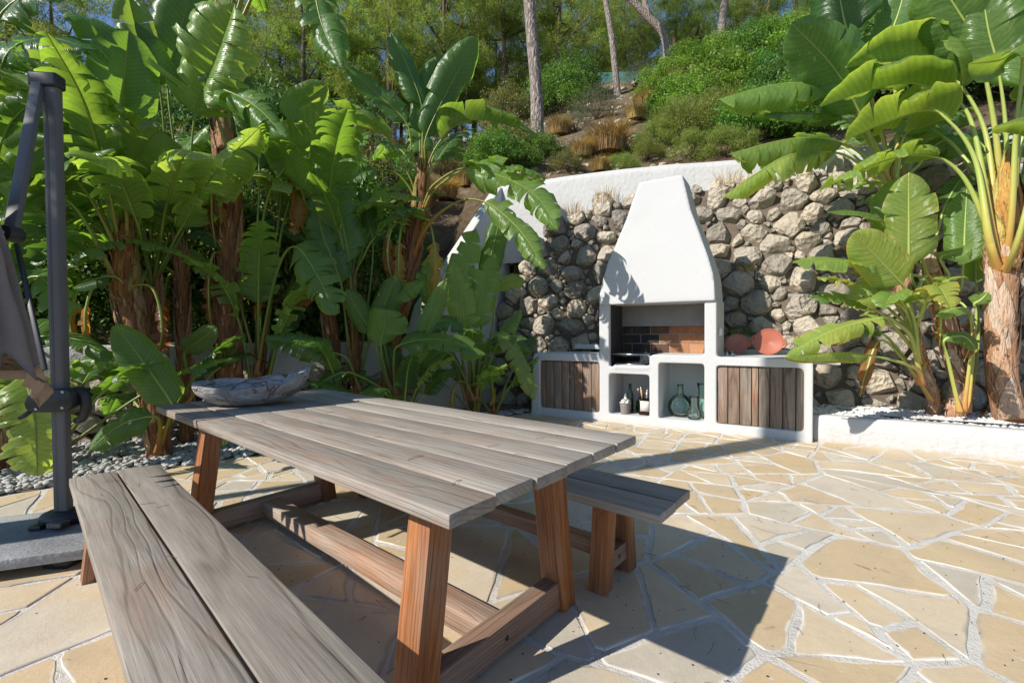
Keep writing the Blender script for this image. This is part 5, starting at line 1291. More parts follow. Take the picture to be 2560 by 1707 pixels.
b.wild(b.o+(0, 0, 1.7), 12, (.6, 1.), (1., 1.4), .27, el=(50, 84), tint=(.10, .42))
b.wild(b.o+(0, 0, .1), 3, (.5, 1.), (.6, .9), .16, el=(40, 75), tint=(0, .15))
b = Banana((-4.9, 4.25, 0), 'tall banana plant rising behind the strut of the umbrella', 111)
b.trunk([b.o, b.o+(0, 0, .8), b.o+(.1, 0, 1.6)], [.15, .14, .1], 12)
b.wild(b.o+(.1, 0, 1.6), 11, (.7, 1.1), (1.0, 1.4), .3, el=(50, 84), tint=(.12, .42))
b.wild(b.o+(0, 0, .1), 5, (.6, 1.1), (.7, 1.), .2, el=(45, 78), tint=(0, .15))
b = Banana((-2.2, 5.55, 0), 'banana plant at the foot of the low white wall behind the table bowl', 112)
b.trunk([b.o, b.o+(0, 0, .9), b.o+(-.1, 0, 1.9)], [.12, .11, .09], 12)
b.wild(b.o+(-.1, 0, 1.9), 10, (.6, 1.), (.9, 1.3), .26, el=(50, 82), tint=(.08, .38))
b.wild(b.o+(.2, -.2, .1), 2, (.5, .9), (.6, .9), .18, el=(45, 75), tint=(0, .15))
# --- right hand planter
b = Banana((5.0, 4.52, .25), 'big sunlit banana plant with orange and yellow stalks at the right edge', 120, 'pet_yellow', 'trunk_pale', .1)
b.trunk([b.o] + PXP('2512,980 2504,880 2502,740 2512,600 2524,500', 4.52), [.19, .155, .16, .175, .19, .12], 24, 1.1)
b.trunk(PXP('2506,680 2512,590 2516,500 2518,400', 4.5), [.17, .20, .16, .05], 14, .8, 'leaf_bases', MT['sheath'])
b.px('2490,570 2464,335 2398,207 2349,165 2234,153 2112,168', 2, 4.5, 5.1, .50, face=.0, fold=(62, 50), nseg=4, tear=.6, tint=.36, r0=.045)
b.px('2480,580 2430,310 2368,241 2272,207 2157,230 2052,266', 2, 4.45, 4.95, .40, face=.05, fold=(50, 45), nseg=3, tear=.6, tint=.30, r0=.045)
b.px('2472,590 2438,400 2368,298 2310,276 2200,312 2106,354', 2, 4.4, 4.8, .42, face=.05, fold=(48, 35), nseg=4, tear=.7, tint=.36, r0=.045)
b.px('2480,620 2463,555 2406,440 2330,390 2215,400 2048,476', 3, 4.4, 4.7, .28, face=.05, fold=(45, 30), nseg=9, tear=1.1, tint=.32, r0=.04)
b.px('2520,560 2515,330 2495,170 2470,70 2450,-70', 2, 4.5, 4.4, .33, face=.9, fold=14, nseg=3, tint=.26, r0=.045)
b.px('2505,560 2490,340 2447,124 2400,35 2330,-70', 2, 4.6, 4.5, .38, face=.85, fold=18, nseg=2, tint=.2, r0=.045)
b.px('2530,560 2548,330 2572,200 2585,60 2590,-80', 2, 4.45, 4.2, .36, face=.85, fold=20, nseg=3, tint=.24, r0=.045)
b.px('2528,550 2540,330 2556,130 2500,150 2422,160', 2, 4.35, 4.0, .18, face=.1, fold=(30, -30), nseg=2, tint=.32, r0=.035)
b.px('2545,600 2590,420 2620,330 2560,300 2484,318', 2, 4.2, 3.9, .13, face=.1, fold=(20, -10), nseg=1, tint=.34, r0=.03)
b.px('2550,600 2600,450 2640,340 2720,300 2800,360', 2, 4.4, 4.4, .3, face=.3, fold=20, nseg=4, tint=.3, r0=.04)
b.px('2540,560 2570,380 2600,240 2640,120 2700,0', 2, 4.6, 4.7, .3, face=.6, fold=20, nseg=4, tint=.3, r0=.04)
b.wild(at(2520, 520, 4.55), 5, (.8, 1.2), (1.1, 1.4), .3, az0=-.6, az1=2.0, el=(50, 80), tint=(.15, .35), r0=.04)
b = Banana((4.64, 4.75, .25), 'banana plant with a mottled leaning trunk and bright paddle leaves in the right planter', 121, 'pet_yellow', 'trunk_pale', -.1)
b.trunk([b.o] + PXP('2402,960 2380,860 2352,760 2330,680 2322,640', 4.75), [.15, .115, .11, .12, .13, .08], 16, 1.0)
b.px('2322,690 2292,720 2274,665 2272,550 2272,430', 2, 4.5, 4.25, .24, face=.95, fold=12, nseg=4, tear=.5, tint=.42)
b.px('2326,690 2280,650 2245,600 2232,520 2245,445', 2, 4.75, 4.75, .2, face=.8, fold=10, tint=.26)
b.px('2330,690 2395,730 2408,660 2412,570 2417,472', 2, 4.7, 4.7, .185, face=.95, fold=12, nseg=3, tear=.4, tint=.24)
b.px('2312,700 2260,685 2180,662 2080,652 1982,656', 2, 4.5, 4.2, .18, face=.45, fold=(25, 8), nseg=4, tear=.8, tint=.34)
b.px('2310,700 2290,745 2249,703 2190,640 2132,582', 2, 4.4, 4.2, .20, face=.8, fold=15, nseg=2, tint=.46)
b.px('2320,690 2300,640 2250,600 2170,540 2070,530', 2, 4.7, 4.5, .14, face=.3, fold=25, nseg=1, tint=.26)
b.px('2340,700 2372,690 2350,645 2390,630 2430,620', 2, 4.6, 4.4, .15, face=.5, fold=10, nseg=3, tint=.3)
b.px('2400,1030 2370,900 2360,850 2410,840 2444,875', 2, 4.5, 4.3, .09, face=.7, fold=15, tint=.2)
b.px('2410,1030 2430,850 2425,780 2390,770 2340,790', 2, 4.5, 4.3, .09, face=.4, fold=10, nseg=2, tint=.36)
b.px('2420,1030 2440,800 2435,760 2450,750 2470,730', 2, 4.6, 4.5, .09, face=.6, fold=10, nseg=2, tint=.28)
b.px('2420,1030 2445,850 2440,700 2440,640 2430,590', 2, 4.8, 4.8, .13, face=.8, fold=10, nseg=2, tint=.2)
b.wild(at(2325, 650, 4.8), 4, (.4, .7), (.6, .9), .18, az0=.2, az1=2.6, el=(40, 75), tint=(.1, .3))
b.dead(at(2340, 760, 4.7), 2, (.4, .6), .08)
b = Banana((4.50, 4.86, .25), 'leaning young banana stem with yellowing drooping leaves over the right counter', 122, 'pet_yellow', 'trunk_pale', .0)
b.trunk([b.o] + PXP('2335,990 2308,900 2288,820', 4.8, 4.6), [.085, .06, .055, .04], 12, .8)
b.px('2300,930 2278,844 2240,807 2203,794 2075,828 1965,890', 3, 4.55, 4.1, .17, face=.35, fold=(-5, 15), nseg=7, tear=1.2, tint=.50, r0=.03)
b.px('2305,960 2285,918 2162,886 2060,882 1960,892', 2, 4.55, 4.1, .11, face=.05, fold=(20, -20), nseg=2, tint=.42, r0=.025)
b.px('2290,880 2215,795 2165,765 2090,745 2025,740', 2, 4.6, 4.4, .14, face=.4, fold=15, nseg=4, tint=.1)
b.px('2296,900 2275,800 2240,755 2195,742 2145,752', 2, 4.55, 4.3, .13, face=.3, fold=10, nseg=2, tint=.44)
b.px('2298,900 2285,800 2262,740 2295,735 2326,752', 2, 4.5, 4.3, .12, face=.4, fold=10, nseg=1, tint=.44)
b.px('2300,960 2250,880 2200,830 2140,820 2090,850', 2, 4.7, 4.6, .13, face=.4, fold=10, nseg=4, tint=.08)
b.px('2330,1000 2260,900 2200,850 2165,930 2150,990', 2, 4.7, 4.6, .07, face=.6, fold=5, nseg=4, tint=.88)
b.wild(at(2286, 830, 4.6), 6, (.3, .55), (.45, .75), .15, az0=2.2, az1=5.0, el=(35, 75), tint=(.28, .52))
b.px('2295,870 2270,740 2230,690 2180,700 2120,750', 2, 4.6, 4.4, .15, face=.5, fold=15, nseg=5, tint=.48)
bx_, by_ = W(4.35, 1.75, 0)[:2]
b = Banana((4.9, 5.7, .9), 'banana plant growing from the top of the stones behind the right hand trunk', 123, 'pet_yellow', 'trunk', .1)
b.trunk([b.o] + PXP('2260,640 2245,560 2236,490', 5.6), [.14, .13, .13, .09], 12, 1.0)
b.trunk(PXP('2245,560 2238,490 2236,420', 5.55), [.14, .14, .05], 10, .8, 'leaf_bases', MT['sheath'])
b.px('2235,480 2190,380 2146,275 2081,165 1979,58', 2, 5.5, 5.1, .42, face=.9, fold=12, nseg=5, tear=.5, tint=.10, r0=.04)
b.px('2232,480 2170,330 2073,226 1993,207 1890,222 1792,250', 2, 5.4, 5.4, .36, face=.0, fold=(-58, -45), nseg=5, tear=.8, tint=.24, r0=.035)
b.px('2230,490 2170,400 2100,356 2016,344 1928,356 1822,385', 2, 5.4, 5.3, .38, face=.1, fold=(-45, -50), nseg=9, tear=1.0, tint=.34, r0=.035)
b.px('2230,500 2138,402 2058,379 1966,390 1880,440 1806,492', 2, 5.3, 5.2, .29, face=.35, fold=(-30, -30), nseg=10, tear=.8, tint=.44, r0=.03)
b.px('2238,470 2180,250 2119,80 2100,0 2080,-90', 2, 5.6, 5.5, .38, face=.95, fold=10, nseg=1, tint=.05, r0=.04)
b.px('2245,470 2240,250 2222,120 2250,20 2280,-90', 2, 5.5, 5.4, .34, face=.9, fold=12, nseg=4, tint=.10, r0=.04)
b.px('2250,470 2290,300 2330,180 2345,60 2350,-70', 2, 5.6, 5.5, .36, face=.9, fold=12, nseg=2, tint=.16, r0=.04)
b.px('2225,480 2160,340 2100,295 2000,285 1880,278', 2, 5.7, 5.5, .18, face=.3, fold=(20, -10), nseg=3, tint=.02, r0=.03)
b.px('2245,480 2300,410 2330,370 2370,350 2400,390', 2, 5.3, 5.1, .24, face=.6, fold=5, nseg=4, tint=.16, r0=.03)
b.px('2240,490 2250,400 2262,340 2320,300 2400,290', 2, 5.3, 5.0, .22, face=.3, fold=15, nseg=6, tint=.22, r0=.03)
b.wild(at(2240, 480, 5.6), 5, (.6, 1.), (.9, 1.2), .28, az0=.0, az1=2.8, el=(50, 80), tint=(.05, .3), r0=.035)

# ------------------------------------------------------------------ shrubs, grass and pines on the hillside
def hill_hit(px, py, y0=6.5):
    r = ray(px, py)
    for k in range(900):
        Y = y0 + k*.05; p = r*(Y/r[1]) + np.array([0, 0, H])
        if p[2] <= hill_z(p[0], p[1]): return p
    return r*(40/r[1]) + np.array([0, 0, H])
g2 = np.random.default_rng(5)
def unit(n):
    v = g2.normal(size=(n, 3)); return v/np.linalg.norm(v, axis=1)[:, None]
def leaf_quads(C, Nrm, ln, wd, axis=None):
    """diamond leaves at C facing Nrm"""
    n = len(C); A_ = unit(n) if axis is None else axis; A_ = A_ - Nrm*np.sum(A_*Nrm, 1)[:, None]; A_ /= np.linalg.norm(A_, axis=1)[:, None]+1e-9; B = np.cross(Nrm, A_)
    l = (ln*g2.uniform(.6, 1.25, n))[:, None]; w = (wd*g2.uniform(.7, 1.2, n))[:, None]
    V_ = np.stack([C-A_*l*.5, C+B*w*.5, C+A_*l*.5, C-B*w*.5], 1).reshape(-1, 3); return V_
ORD = 'first second third fourth fifth sixth seventh eighth ninth tenth eleventh twelfth thirteenth fourteenth fifteenth sixteenth seventeenth eighteenth nineteenth twentieth'.split()
def nth(i): return ORD[i] if i < 20 else ('twenty ' + ORD[i-20] if i < 40 else 'forty ' + ORD[i-40] if i < 60 else 'last')
def bush_mesh(name, mat, nclump, nleaf, ln, wd, lumpy=.30, flat=.85, needle_like=False):
    d = unit(nclump*3); d = d[d[:, 2] > -.35][:nclump]; rr = g2.uniform(.50, 1.0, len(d))[:, None]; CC = d*rr; CC[:, 2] = CC[:, 2]*flat + .35
    V_ = []
    for c in CC:
        r = g2.uniform(.6, 1.3)*lumpy; k = int(nleaf*g2.uniform(.7, 1.3)); o = unit(k)*(g2.uniform(.25, 1., k)**.5)[:, None]; o[:, 2] *= .75
        P = c + o*r; nr = o*.6 + unit(k)*.75 + np.array([0, 0, .35]); nr /= np.linalg.norm(nr, axis=1)[:, None]
        ax = None
        if needle_like: ax = o + unit(k)*.35 + np.array([0, 0, .8])
        V_.append(leaf_quads(P, nr, ln, wd, ax))
    V_ = np.concatenate(V_); F_ = np.arange(len(V_)).reshape(-1, 4); return mesh_data(name, V_, F_, mat, smooth=False)
def twig_mesh(n=16):
    A = Acc(); r = random.Random(3)
    for k in range(n):
        a = r.uniform(0, 6.28); e = r.uniform(.5, 1.4); d = np.array([math.cos(a)*math.cos(e), math.sin(a)*math.cos(e), math.sin(e)]); L = r.uniform(.6, 1.1)
        A.add(*tubev([d*0, d*L*.4+np.array([r.uniform(-.05, .05), r.uniform(-.05, .05), .02]), d*L], [.022, .014, .004], 5)[:2])
    return mesh_data('branches', np.concatenate(A.V), A.F, MT['twig'])
TW_ = twig_mesh()
KIND = {'bright': ('glossy bright green', [bush_mesh('foliage', MT['bush_bright'], 95, 130, .075, .036) for _ in range(2)]),
        'green': ('mid green', [bush_mesh('foliage', MT['bush'], 90, 130, .07, .034) for _ in range(2)]),
        'dark': ('dark green', [bush_mesh('foliage', MT['bush_dark'], 90, 130, .07, .032) for _ in range(2)]),
        'brown': ('brown and green', [bush_mesh('foliage', MT['bush_brown'], 80, 110, .07, .03, .33)]),
        'feather': ('feathery yellow green', [bush_mesh('foliage', MT['bush_feather'], 85, 190, .10, .012, .30, .8, True)]),
        'grey': ('thin grey green', [bush_mesh('foliage', MT['bush_grey'], 60, 90, .07, .016, .34, .9, True)])}
rb2 = random.Random(31)
def shrub(px, py, rad, kind, label, group, sz=1.0, Y=None, tw=True):
    """px, py: where its foot shows; rad in metres"""
    if Y is None: p = hill_hit(px, py)
    else: p = at(px, 400, Y); p[2] = hill_z(p[0], p[1])
    e = empty('shrub', p, label, 'shrub', group, rz=rb2.uniform(0, 6.28)); e.scale = (rad*rb2.uniform(.9, 1.15), rad*rb2.uniform(.9, 1.15), rad*sz)
    ms = KIND[kind][1]; link(bpy.data.objects.new('foliage', ms[rb2.randrange(len(ms))]), e)
    if tw: link(bpy.data.objects.new('branches', TW_), e)
    return e
GR = 'shrubs massed on the right of the slope'; cn = {}
for x, y, r, k in sorted([(1650, 250, 1.0, 'bright'), (1720, 200, 1.15, 'bright'), (1800, 170, 1.3, 'bright'), (1890, 160, 1.5, 'green'), (1990, 150, 1.6, 'bright'), (2090, 180, 1.6, 'green'), (1700, 300, 1.0, 'bright'), (1790, 270, 1.2, 'bright'), (1880, 260, 1.2, 'green'), (1980, 270, 1.3, 'dark'), (2080, 280, 1.3, 'green'), (2200, 250, 1.5, 'dark'), (2330, 220, 1.5, 'dark'), (2450, 250, 1.5, 'dark'), (2580, 250, 1.5, 'dark'), (1900, 350, .9, 'green'), (2010, 340, .9, 'green')]):
    cn[k] = cn.get(k, -1)+1; shrub(x, y, r, k, KIND[k][0] + ' shrub right of the bare slope, ' + nth(cn[k]) + ' such from left', GR)
for i, (x, y, r) in enumerate(sorted([(1640, 375, .62), (1700, 350, .85), (1770, 350, .9), (1840, 335, .85), (1730, 400, .55), (1820, 395, .55), (1620, 400, .42)])):
    shrub(x, y, r, 'feather', 'feathery yellow green shrub right behind the white parapet, ' + nth(i) + ' from the left', 'feathery shrubs behind the parapet')
cn = {}
for x, y, r in sorted([(960, 300, 1.1), (1040, 270, 1.2), (1120, 300, 1.2), (1200, 290, 1.2), (1270, 310, 1.1), (1000, 400, .9), (1090, 400, .9), (1180, 400, .9), (1260, 390, .8), (1290, 240, 1.3), (1180, 220, 1.4), (1060, 200, 1.5), (1100, 440, .8), (1170, 430, .8), (1240, 430, .7), (1010, 470, .8), (940, 400, .9), (900, 330, 1.1)]):
    k = rb2.choice(['brown', 'brown', 'dark', 'green'])
    cn[k] = cn.get(k, -1)+1; shrub(x, y, r, k, KIND[k][0] + ' shrub left of the big pine trunk, ' + nth(cn[k]) + ' such from left', 'shrubs left of the big pine trunk')
for x, y, r, k, lab in [(1400, 285, 1.25, 'green', 'dense green shrub just right of the big pine trunk'), (1440, 240, 1.5, 'dark', 'dark green shrub behind the bare slope, left of the second trunk'), (1490, 300, .8, 'grey', 'thin grey green shrub below the second pine trunk'), (1440, 330, .6, 'grey', 'low grey scrub beside the golden grass clump'), (1590, 220, .9, 'grey', 'grey green shrub between the second and the forked trunk'), (1350, 400, .5, 'green', 'small green shrub at the foot of the big pine trunk'), (1420, 430, .4, 'brown', 'small brown shrub just above the parapet near the hood'), (1300, 425, .45, 'green', 'small green shrub at the left end of the parapet'), (1560, 430, .35, 'feather', 'small feathery shrub above the barbecue hood'), (1510, 175, 1.6, 'dark', 'dark shrub on the crest between two thin trunks'), (1720, 120, 1.6, 'brown', 'brown twiggy shrub on the crest left of the straight trunk')]:
    shrub(x, y, r, k, lab, None)
# the thicket behind the left row
cn = {}
for i in sorted(range(46), key=lambda i: (i*.618) % 1):
    x = -120 + 1060*((i*.618) % 1); Y = [6.9, 7.7, 8.7, 10.2, 12.0][i % 5] + rb2.uniform(-.3, .3) - .9*(1-x/940)
    k = rb2.choice(['dark', 'dark', 'green', 'dark', 'brown'])
    row = ['nearest', 'second', 'middle', 'fourth', 'farthest'][i % 5]; cn[(k, row)] = cn.get((k, row), -1)+1
    shrub(x, 0, rb2.uniform(.9, 1.25)*(1 + .08*(i % 5)), k, KIND[k][0] + ' thicket shrub, ' + row + ' row behind the left bananas, ' + nth(cn[(k, row)]) + ' from left', 'thicket behind the left banana row', rb2.uniform(1.0, 1.5), Y)

for i in range(13):
    t = (i+.5)/13; p = np.array(low_pts[0])*(1-t)+np.array(low_pts[1])*t + np.array([-ld[1], ld[0]])*rb2.uniform(1.0, 1.3); e = empty('shrub', (p[0], p[1], .95), 'dark shrub directly behind the low white wall, ' + nth(i) + ' from the left', 'shrub', 'shrubs along the low white wall', rz=rb2.uniform(0, 6)); sc_ = rb2.uniform(.65, .85); e.scale = (sc_, sc_, sc_*1.25)
    link(bpy.data.objects.new('foliage', KIND['dark'][1][i % 2]), e); link(bpy.data.objects.new('branches', TW_), e)
def grass_mesh(n, mat, h=1., spread=.35):
    a = g2.uniform(0, 6.283, n); r = np.sqrt(g2.uniform(0, 1, n))*spread; b = np.stack([r*np.cos(a), r*np.sin(a), np.zeros(n)], 1)
    out = np.stack([np.cos(a), np.sin(a), np.zeros(n)], 1)*g2.uniform(.05, .75, n)[:, None] + unit(n)*.15; L = (h*g2.uniform(.45, 1.05, n))[:, None]
    m = b + (out*.35+UP)*L*.55; t = m + (out*1.0+UP*.55)*L*.5; w = np.cross(out+unit(n)*.5, UP); w /= np.linalg.norm(w, axis=1)[:, None]; w *= .009
    V_ = np.stack([b-w, b+w, m-w*.8, m+w*.8, t], 1).reshape(-1, 3); i = np.arange(n)*5
    F_ = [(k, k+1, k+3, k+2) for k in i] + [(k+2, k+3, k+4) for k in i]; return mesh_data('blades', V_, F_, mat, smooth=False)
GM = grass_mesh(1500, MT['grass']); 
for x, y, s, lab in [(1520, 385, 1.0, 'large golden dry grass clump in the middle of the bare slope'), (1455, 395, .6, 'small dry grass clump left of the large golden one'), (1660, 235, 1.1, 'reddish dry grass on the bare slope near the forked trunk'), (1590, 300, .6, 'dry grass tuft right of the second trunk on the slope'), (1400, 340, .7, 'dry grass tuft beside the big pine trunk'), (1110, 500, .9, 'straw coloured grass clump left of the wing wall'), (1165, 470, .9, 'straw coloured grass clump above the wing wall edge'), (1060, 520, .8, 'dry grass clump behind the central banana trunk'), (1500, 430, .45, 'dry grass tuft above the barbecue hood'), (1610, 270, .7, 'dry grass tuft higher up the bare slope')]:
    p = hill_hit(x, y); e = empty('grass_clump', p, lab, 'grass clump', 'dry grass clumps on the slope', rz=rb2.uniform(0, 6)); e.scale = (s*1.1, s*1.1, s*.85); link(bpy.data.objects.new('blades', GM), e)
# loose stones and litter on the slope
acc = Acc()
for k in range(420):
    x, y = rb2.uniform(950, 1720), rb2.uniform(200, 440); p = hill_hit(x, y); s = rb2.uniform(.03, .12)*(p[1]/10)
    V_ = ICO1[0]*(s, s*rb2.uniform(.5, 1), s*rb2.uniform(.4, .7)); V_ = V_*(1+.25*g2.uniform(-1, 1, (len(V_), 1))) + p; acc.add(V_, ICO1[1])
o = acc.obj('slope_stones', MT['rock'], smooth=False); tag(o, 'loose pale stones lying on the bare slope', 'stones', kind='stuff')

# pines
def tuft_cloud(name, centres, radii, ntuft, nn, ln, wd, mat):
    V_ = []
    for c, r in zip(centres, radii):
        o = unit(ntuft)*(g2.uniform(.15, 1, ntuft)**.45)[:, None]; o[:, 2] *= .6; P = c + o*r; P = np.repeat(P, nn, 0); d = unit(len(P))*.75 + np.repeat(o, nn, 0)*.5 + np.array([0, 0, .3]); d /= np.linalg.norm(d, axis=1)[:, None]
        nr = np.cross(d, unit(len(P))); nr /= np.linalg.norm(nr, axis=1)[:, None]
        V_.append(leaf_quads(P + d*ln*.5, nr, ln, wd, d))
    V_ = np.concatenate(V_); return mesh_data(name, V_, np.arange(len(V_)).reshape(-1, 4), mat, smooth=False)
def crown_mesh(seed):
    r = random.Random(seed); cs = []; rs_ = []
    for k in range(40):
        a = r.uniform(0, 6.28); z = r.uniform(-1, 1); rad = math.sqrt(max(0, 1-z*z*.85))*r.uniform(.35, 1.05)
        cs.append(np.array([2.6*rad*math.cos(a), 2.6*rad*math.sin(a), 2.7*z + .3*math.sin(3*a)])); rs_.append(r.uniform(.35, .8))
    return tuft_cloud('crown', cs, rs_, 62, 8, .24, .019, MT['pine']), cs
CR = [crown_mesh(s) for s in (1, 2, 3)]
def limb_mesh(cs, seed):
    A = Acc(); r = random.Random(seed); A.add(*tubev([(0, 0, -4.5), (.1, .05, -1.5), (0, 0, 1), (.1, 0, 2.6)], [.13, .10, .07, .02], 7)[:2])
    for c in cs[::3]:
        A.add(*tubev([(0, 0, c[2]-1.0), c*.5+(0, 0, -.45), c], [.045, .028, .008], 5)[:2])
    return mesh_data('limbs', np.concatenate(A.V), A.F, MT['twig'])
LB = [limb_mesh(c[1], i) for i, c in enumerate(CR)]
def crown_at(parent, p, sc_, k, o, limbs=True):
    c = link(bpy.data.objects.new('crown', CR[k][0]), parent); c.location = Vector(p)-Vector(o); c.scale = sc_; c.rotation_euler = (0, 0, rb2.uniform(0, 6))
    if limbs: l = link(bpy.data.objects.new('limbs', LB[k]), c)
PG = 'pines on the crest behind the slope'
k = 0
for px, Y, cz, s in sorted([(560, 22, 150, .9), (665, 24, 140, .85), (760, 21, 150, 1.15), (830, 25, 70, 1.2), (900, 23, 160, 1.1), (975, 21, 60, 1.1), (1030, 26, 130, 1.1), (1110, 24, 70, 1.25), (1185, 27, 140, 1.2), (1260, 25, 50, 1.2), (1330, 28, 110, 1.2), (1400, 25, 60, 1.15), (1450, 30, 130, 1.2), (1560, 32, 60, 1.15), (1600, 29, 120, 1.0), (1690, 31, 40, 1.2), (1745, 28, 110, 1.0), (1840, 30, 60, 1.2), (1920, 27, 100, 1.2), (1990, 29, 40, 1.2), (2070, 26, 90, 1.3), (2180, 28, 60, 1.3), (2290, 26, 90, 1.3), (2420, 27, 70, 1.3), (2540, 26, 90, 1.3), (470, 21, 110, 1.2), (130, 20, 120, 1.0), (20, 18, 110, 1.2), (-90, 19, 70, 1.2), (870, 32, 10, 1.3), (1150, 34, -20, 1.4), (1370, 35, -30, 1.3), (1020, 33, -40, 1.3), (1500, 37, -40, 1.3), (1900, 36, -30, 1.4), (2120, 36, -40, 1.4), (720, 30, 20, 1.1), (700, 22, 205, .9), (800, 24, 215, .9), (880, 26, 215, .9), (1060, 27, 205, .9), (1140, 26, 190, .9), (1240, 29, 170, .9), (1380, 31, 165, .9), (1470, 30, 175, .8), (1590, 33, 150, .8), (1730, 34, 120, .9), (1000, 25, 215, .8)]):
    p = at(px, cz, Y); foot = np.array([p[0], p[1], hill_z(p[0], p[1])]); e = empty('pine_tree', foot, 'airy yellow green pine along the crest, ' + nth(k) + ' from the left', 'pine tree', PG)
    crown_at(e, p, (s, s, s*rb2.uniform(.9, 1.2)), k % 3, foot); k += 1
    if p[2]-foot[2] > 4.4*s: mobj('trunk', *tubev([foot-(0, 0, .3), foot*.5+p*.5+(rb2.uniform(-.2, .2), 0, 0), p-(0, 0, 3.*s)], [.17, .14, .12], 7)[:2], MT['bark'], e, foot)
def pine(path, w0, w1, base_py, label, top=9., fork=None, cs=1.0, ck=0):
    pts = [tuple(float(v) for v in q_.split(',')) for q_ in path.split()]; b_ = hill_hit(*pts[0]); Y = b_[1]
    P = [b_-(0, 0, .4)] + [at(x, y, Y+.12*i) for i, (x, y) in enumerate(pts)][1:]; d = P[-1]-P[-2]; d /= np.linalg.norm(d); P += [P[-1]+d*top*.35 + (0, 0, .3), P[-1]+d*top*.7+(.2, 0, .6)]
    e = empty('pine_tree', b_, label, 'pine tree', 'pines with bare trunks on the slope'); Q, _, L = spline(P, 40); m_ = Y/1133.2
    rad = np.linspace(w0*.5*m_, w1*.5*m_*.6, 40); rad[:4] *= [1.45, 1.25, 1.1, 1.03]
    V_, F_, U_ = tubev(Q, rad, 16); V_ = V_ + np.array([.012*noise.noise_vector(Vector(v*3.)) for v in V_]); tr = mobj('trunk', V_, F_, MT['bark'], e, b_)
    if fork:
        pf = [tuple(float(v) for v in q_.split(',')) for q_ in fork.split()]; FP = [at(x, y, Y+.3+.1*i) for i, (x, y) in enumerate(pf)]; FP.append(FP[-1]+(FP[-1]-FP[-2])*6)
        mobj('branch', *tubev(spline(FP, 14)[0], np.linspace(w1*.35*m_, .03, 14), 10)[:2], MT['bark'], e, b_)
    crown_at(e, P[-1]+(0, 0, 1.5), (cs, cs, cs*.8), ck, b_); return e
pine('1344,385 1342,250 1331,100 1322,-5', 34, 25, 0, 'thick pinkish grey pine trunk standing left of the bare slope', 12, cs=1.2)
pine('1546,238 1530,100 1513,-5', 17, 13, 0, 'slim leaning pine trunk in the middle of the bare slope', 9, ck=1)
pine('1668,184 1662,95 1622,45 1572,-8', 19, 24, 0, 'crooked forked pine trunk right of the bare slope', 7, fork='1626,46 1614,20 1611,-10', ck=2)
pine('1806,144 1804,80 1813,-8', 21, 17, 0, 'straight pale pine trunk rising from the bright shrubs', 7, ck=0)
pine('1205,150 1196,60 1186,-8', 24, 21, 0, 'pale pine trunk behind the shrubs left of the big trunk', 8, ck=1)
# the pine whose trunk throws the long shadow over the paving, left of the picture
lat = np.array([-.468, .883, 0]); o0 = np.array([-4.75, .98, 0.]); o_ = o0 + lat*.45; e = empty('pine_tree', o_, 'tall pine beyond the left edge throwing a long shadow over the paving', 'pine tree')
Q, _, L = spline([o_, o0+lat*.32+(0, 0, 2.4), o0+lat*.18+(0, 0, 3.6), o0-lat*.10+(0, 0, 5.2), o0-lat*.14+(0, 0, 9), o0-lat*.12+(0, 0, 15)], 60); mobj('trunk', *tubev(Q, np.linspace(.20, .12, 60), 14)[:2], MT['bark'], e, o_)
crown_at(e, o0+(0, 0, 16.5), (.8, .8, .6), 1, o_)

o_ = np.array([-6.16, 1.10, 0.]); e = empty('added_shade_tree', o_, 'small unseen tree added beyond the left edge to shade the umbrella post', 'tree')  # unseen tree, added only to put the umbrella post in shade
mobj('trunk', *tubev([o_, o_+(.05, 0, 2), o_+(0, .05, 4.4)], [.10, .08, .05], 10)[:2], MT['twig'], e, o_)
c = link(bpy.data.objects.new('crown', KIND['green'][1][0]), e); c.location = (0, 0, 4.45); c.scale = (.62, .62, 1.15)
# ------------------------------------------------------------------ small things on the walls and in the beds
def spot(loc, d, label, L=.10, r=.032):
    loc = np.array(loc, float); d = np.array(d, float); d /= np.linalg.norm(d); e = empty('spotlight', loc, label, 'spotlight', 'small black garden spotlights')
    o = mobj('housing', *tubev([loc-d*L*.6, loc+d*L*.3, loc+d*L*.5], [r*.7, r, r*1.05], 16)[:2], MT['black'], e, loc); bevel_mesh(o.data, .004, 2)
    mobj('lens', *tubev([loc+d*(L*.5+.001), loc+d*(L*.5+.003)], r*.8, 16)[:2], MT['steel'], e, loc)
    mobj('bracket', *tubev([loc, loc+(0, .03, -.07)], .008, 6)[:2], MT['black'], e, loc)
s1 = W(.38, st_t(.38, 1.72)-.18, 1.72); spot(s1, (-.3, -.6, -.7), 'black spotlight fixed among the stones left of the hood')
s2 = W(2.78, st_t(2.78, 1.90)-.20, 1.90); spot(s2, (-.2, -.6, -.75), 'black spotlight fixed among the stones right of the hood')
g3 = at(2152, 968, 4.75); spot(g3, (-.1, .4, .9), 'black spike light standing in the pebbles by the counter', .16, .04)
P = spline([np.array(W(s, .36+.02*math.sin(s*7), .283)) for s in (3.95, 4.3, 4.7, 5.2, 5.8)], 40)[0]
tag(mobj('irrigation_hose', *tubev(P, .011, 8)[:2], MT['hose']), 'black irrigation hose lying along the edge of the planter', 'hose')
P = spline([at(2155, 985, 4.72), at(2146, 1010, 4.62), at(2120, 1024, 4.55), at(2080, 1018, 4.6)], 20)[0]; P[:, 2] = np.maximum(P[:, 2], .285)
tag(mobj('light_cable', *tubev(P, .005, 6)[:2], MT['hose']), 'thin black cable running from the spike light over the pebbles', 'cable')
WM = bush_mesh('leaves', MT['bush'], 14, 40, .16, .05, .4, .8, True)
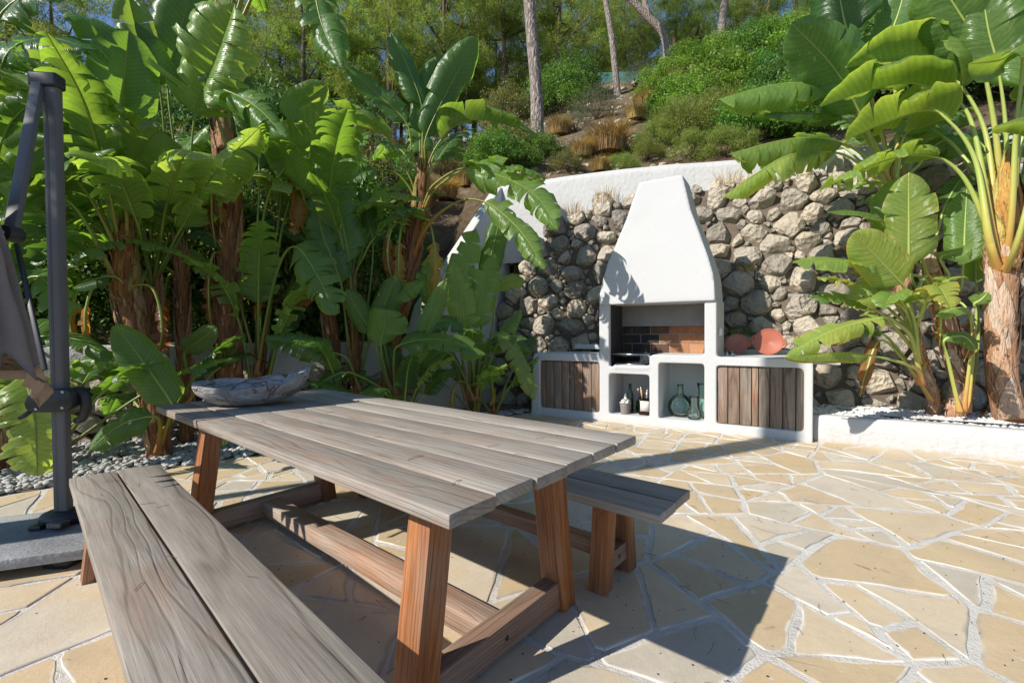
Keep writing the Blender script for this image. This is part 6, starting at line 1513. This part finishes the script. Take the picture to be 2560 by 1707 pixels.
for (s, z, sc_, lab) in [(2.62, 1.06, .14, 'small green weed growing between the stones above the dishes'), (2.5, 1.12, .10, 'tiny green weed beside the socket box')]:
    e = empty('wall_weed', W(s, st_t(s, z)-.13, z), lab, 'weed', 'weeds between the stones'); e.scale = (sc_,)*3; link(bpy.data.objects.new('leaves', WM), e)
DT = grass_mesh(70, MT['grass'], 1., .5)
for s, z, sc_, lab in [(.1, 3.12, .30, 'dry twiggy weed at the left of the hood below the parapet'), (.62, 3.28, .34, 'dry weed against the parapet just left of the hood'), (2.35, 3.34, .34, 'dry weed on the stones just right of the hood'), (2.75, 3.36, .28, 'dry weed below the parapet further right of the hood'), (2.62, 1.98, .22, 'dry grass tuft between stones beside the right spotlight')]:
    e = empty('dry_weed', W(s, st_t(s, z)-.05, z), lab, 'weed', 'dry weeds on the stones'); e.scale = (sc_,)*3; link(bpy.data.objects.new('stems', DT), e)
# fallen banana leaves in the right bed, each curled and brown
for px, py, a, L, lab in [(2268, 1012, .3, .22, 'curled brown leaf on the pebbles left of the leaning stem'), (2225, 1000, 1.9, .16, 'small brown leaf on the pebbles beside the spike light'), (2555, 1062, 2.6, .24, 'curled tan leaf at the foot of the right hand trunk'), (2455, 1040, 1.0, .2, 'dry tan leaf between the two right hand trunks')]:
    p = gz(px, py, .29); e1 = np.array([math.cos(a), math.sin(a), 0]); e2 = np.array([-math.sin(a), math.cos(a), 0]); V_ = []; F_ = []
    for i in range(9):
        u = i/8; w = .05*math.sin(math.pi*(.08+.9*u))**.7
        for j in range(5):
            v = j/2-1; V_.append(p + e1*L*(u-.5) + e2*w*v*.8 + UP*(.012 + w*.9*abs(v)**1.5 + .05*(u-.5)**2*4*.3))
    for i in range(8):
        for j in range(4): F_.append((i*5+j, i*5+j+1, (i+1)*5+j+1, (i+1)*5+j))
    o = mobj('fallen_leaf', V_, F_, MT['leaf']); o['tint'] = .9; tag(o, lab, 'dry leaf', 'fallen leaves in the planter')
# green netting along a path high on the slope
nA, nB = hill_hit(1455, 222), hill_hit(1625, 205)
V_ = []
for t in np.linspace(0, 1, 14):
    p = nA*(1-t)+nB*t; p[2] = hill_z(p[0], p[1]); V_ += [tuple(p), tuple(p+(0, .02, .55+.06*math.sin(t*9)))]
net = mobj('netting', V_ + [(x, y+.02, z) for x, y, z in V_], [(2*i, 2*i+2, 2*i+3, 2*i+1) for i in range(13)] + [(28+2*i, 28+2*i+1, 28+2*i+3, 28+2*i+2) for i in range(13)], MT['mesh_green']); tag(net, 'low green netting fence across the slope behind the second trunk', 'fence')
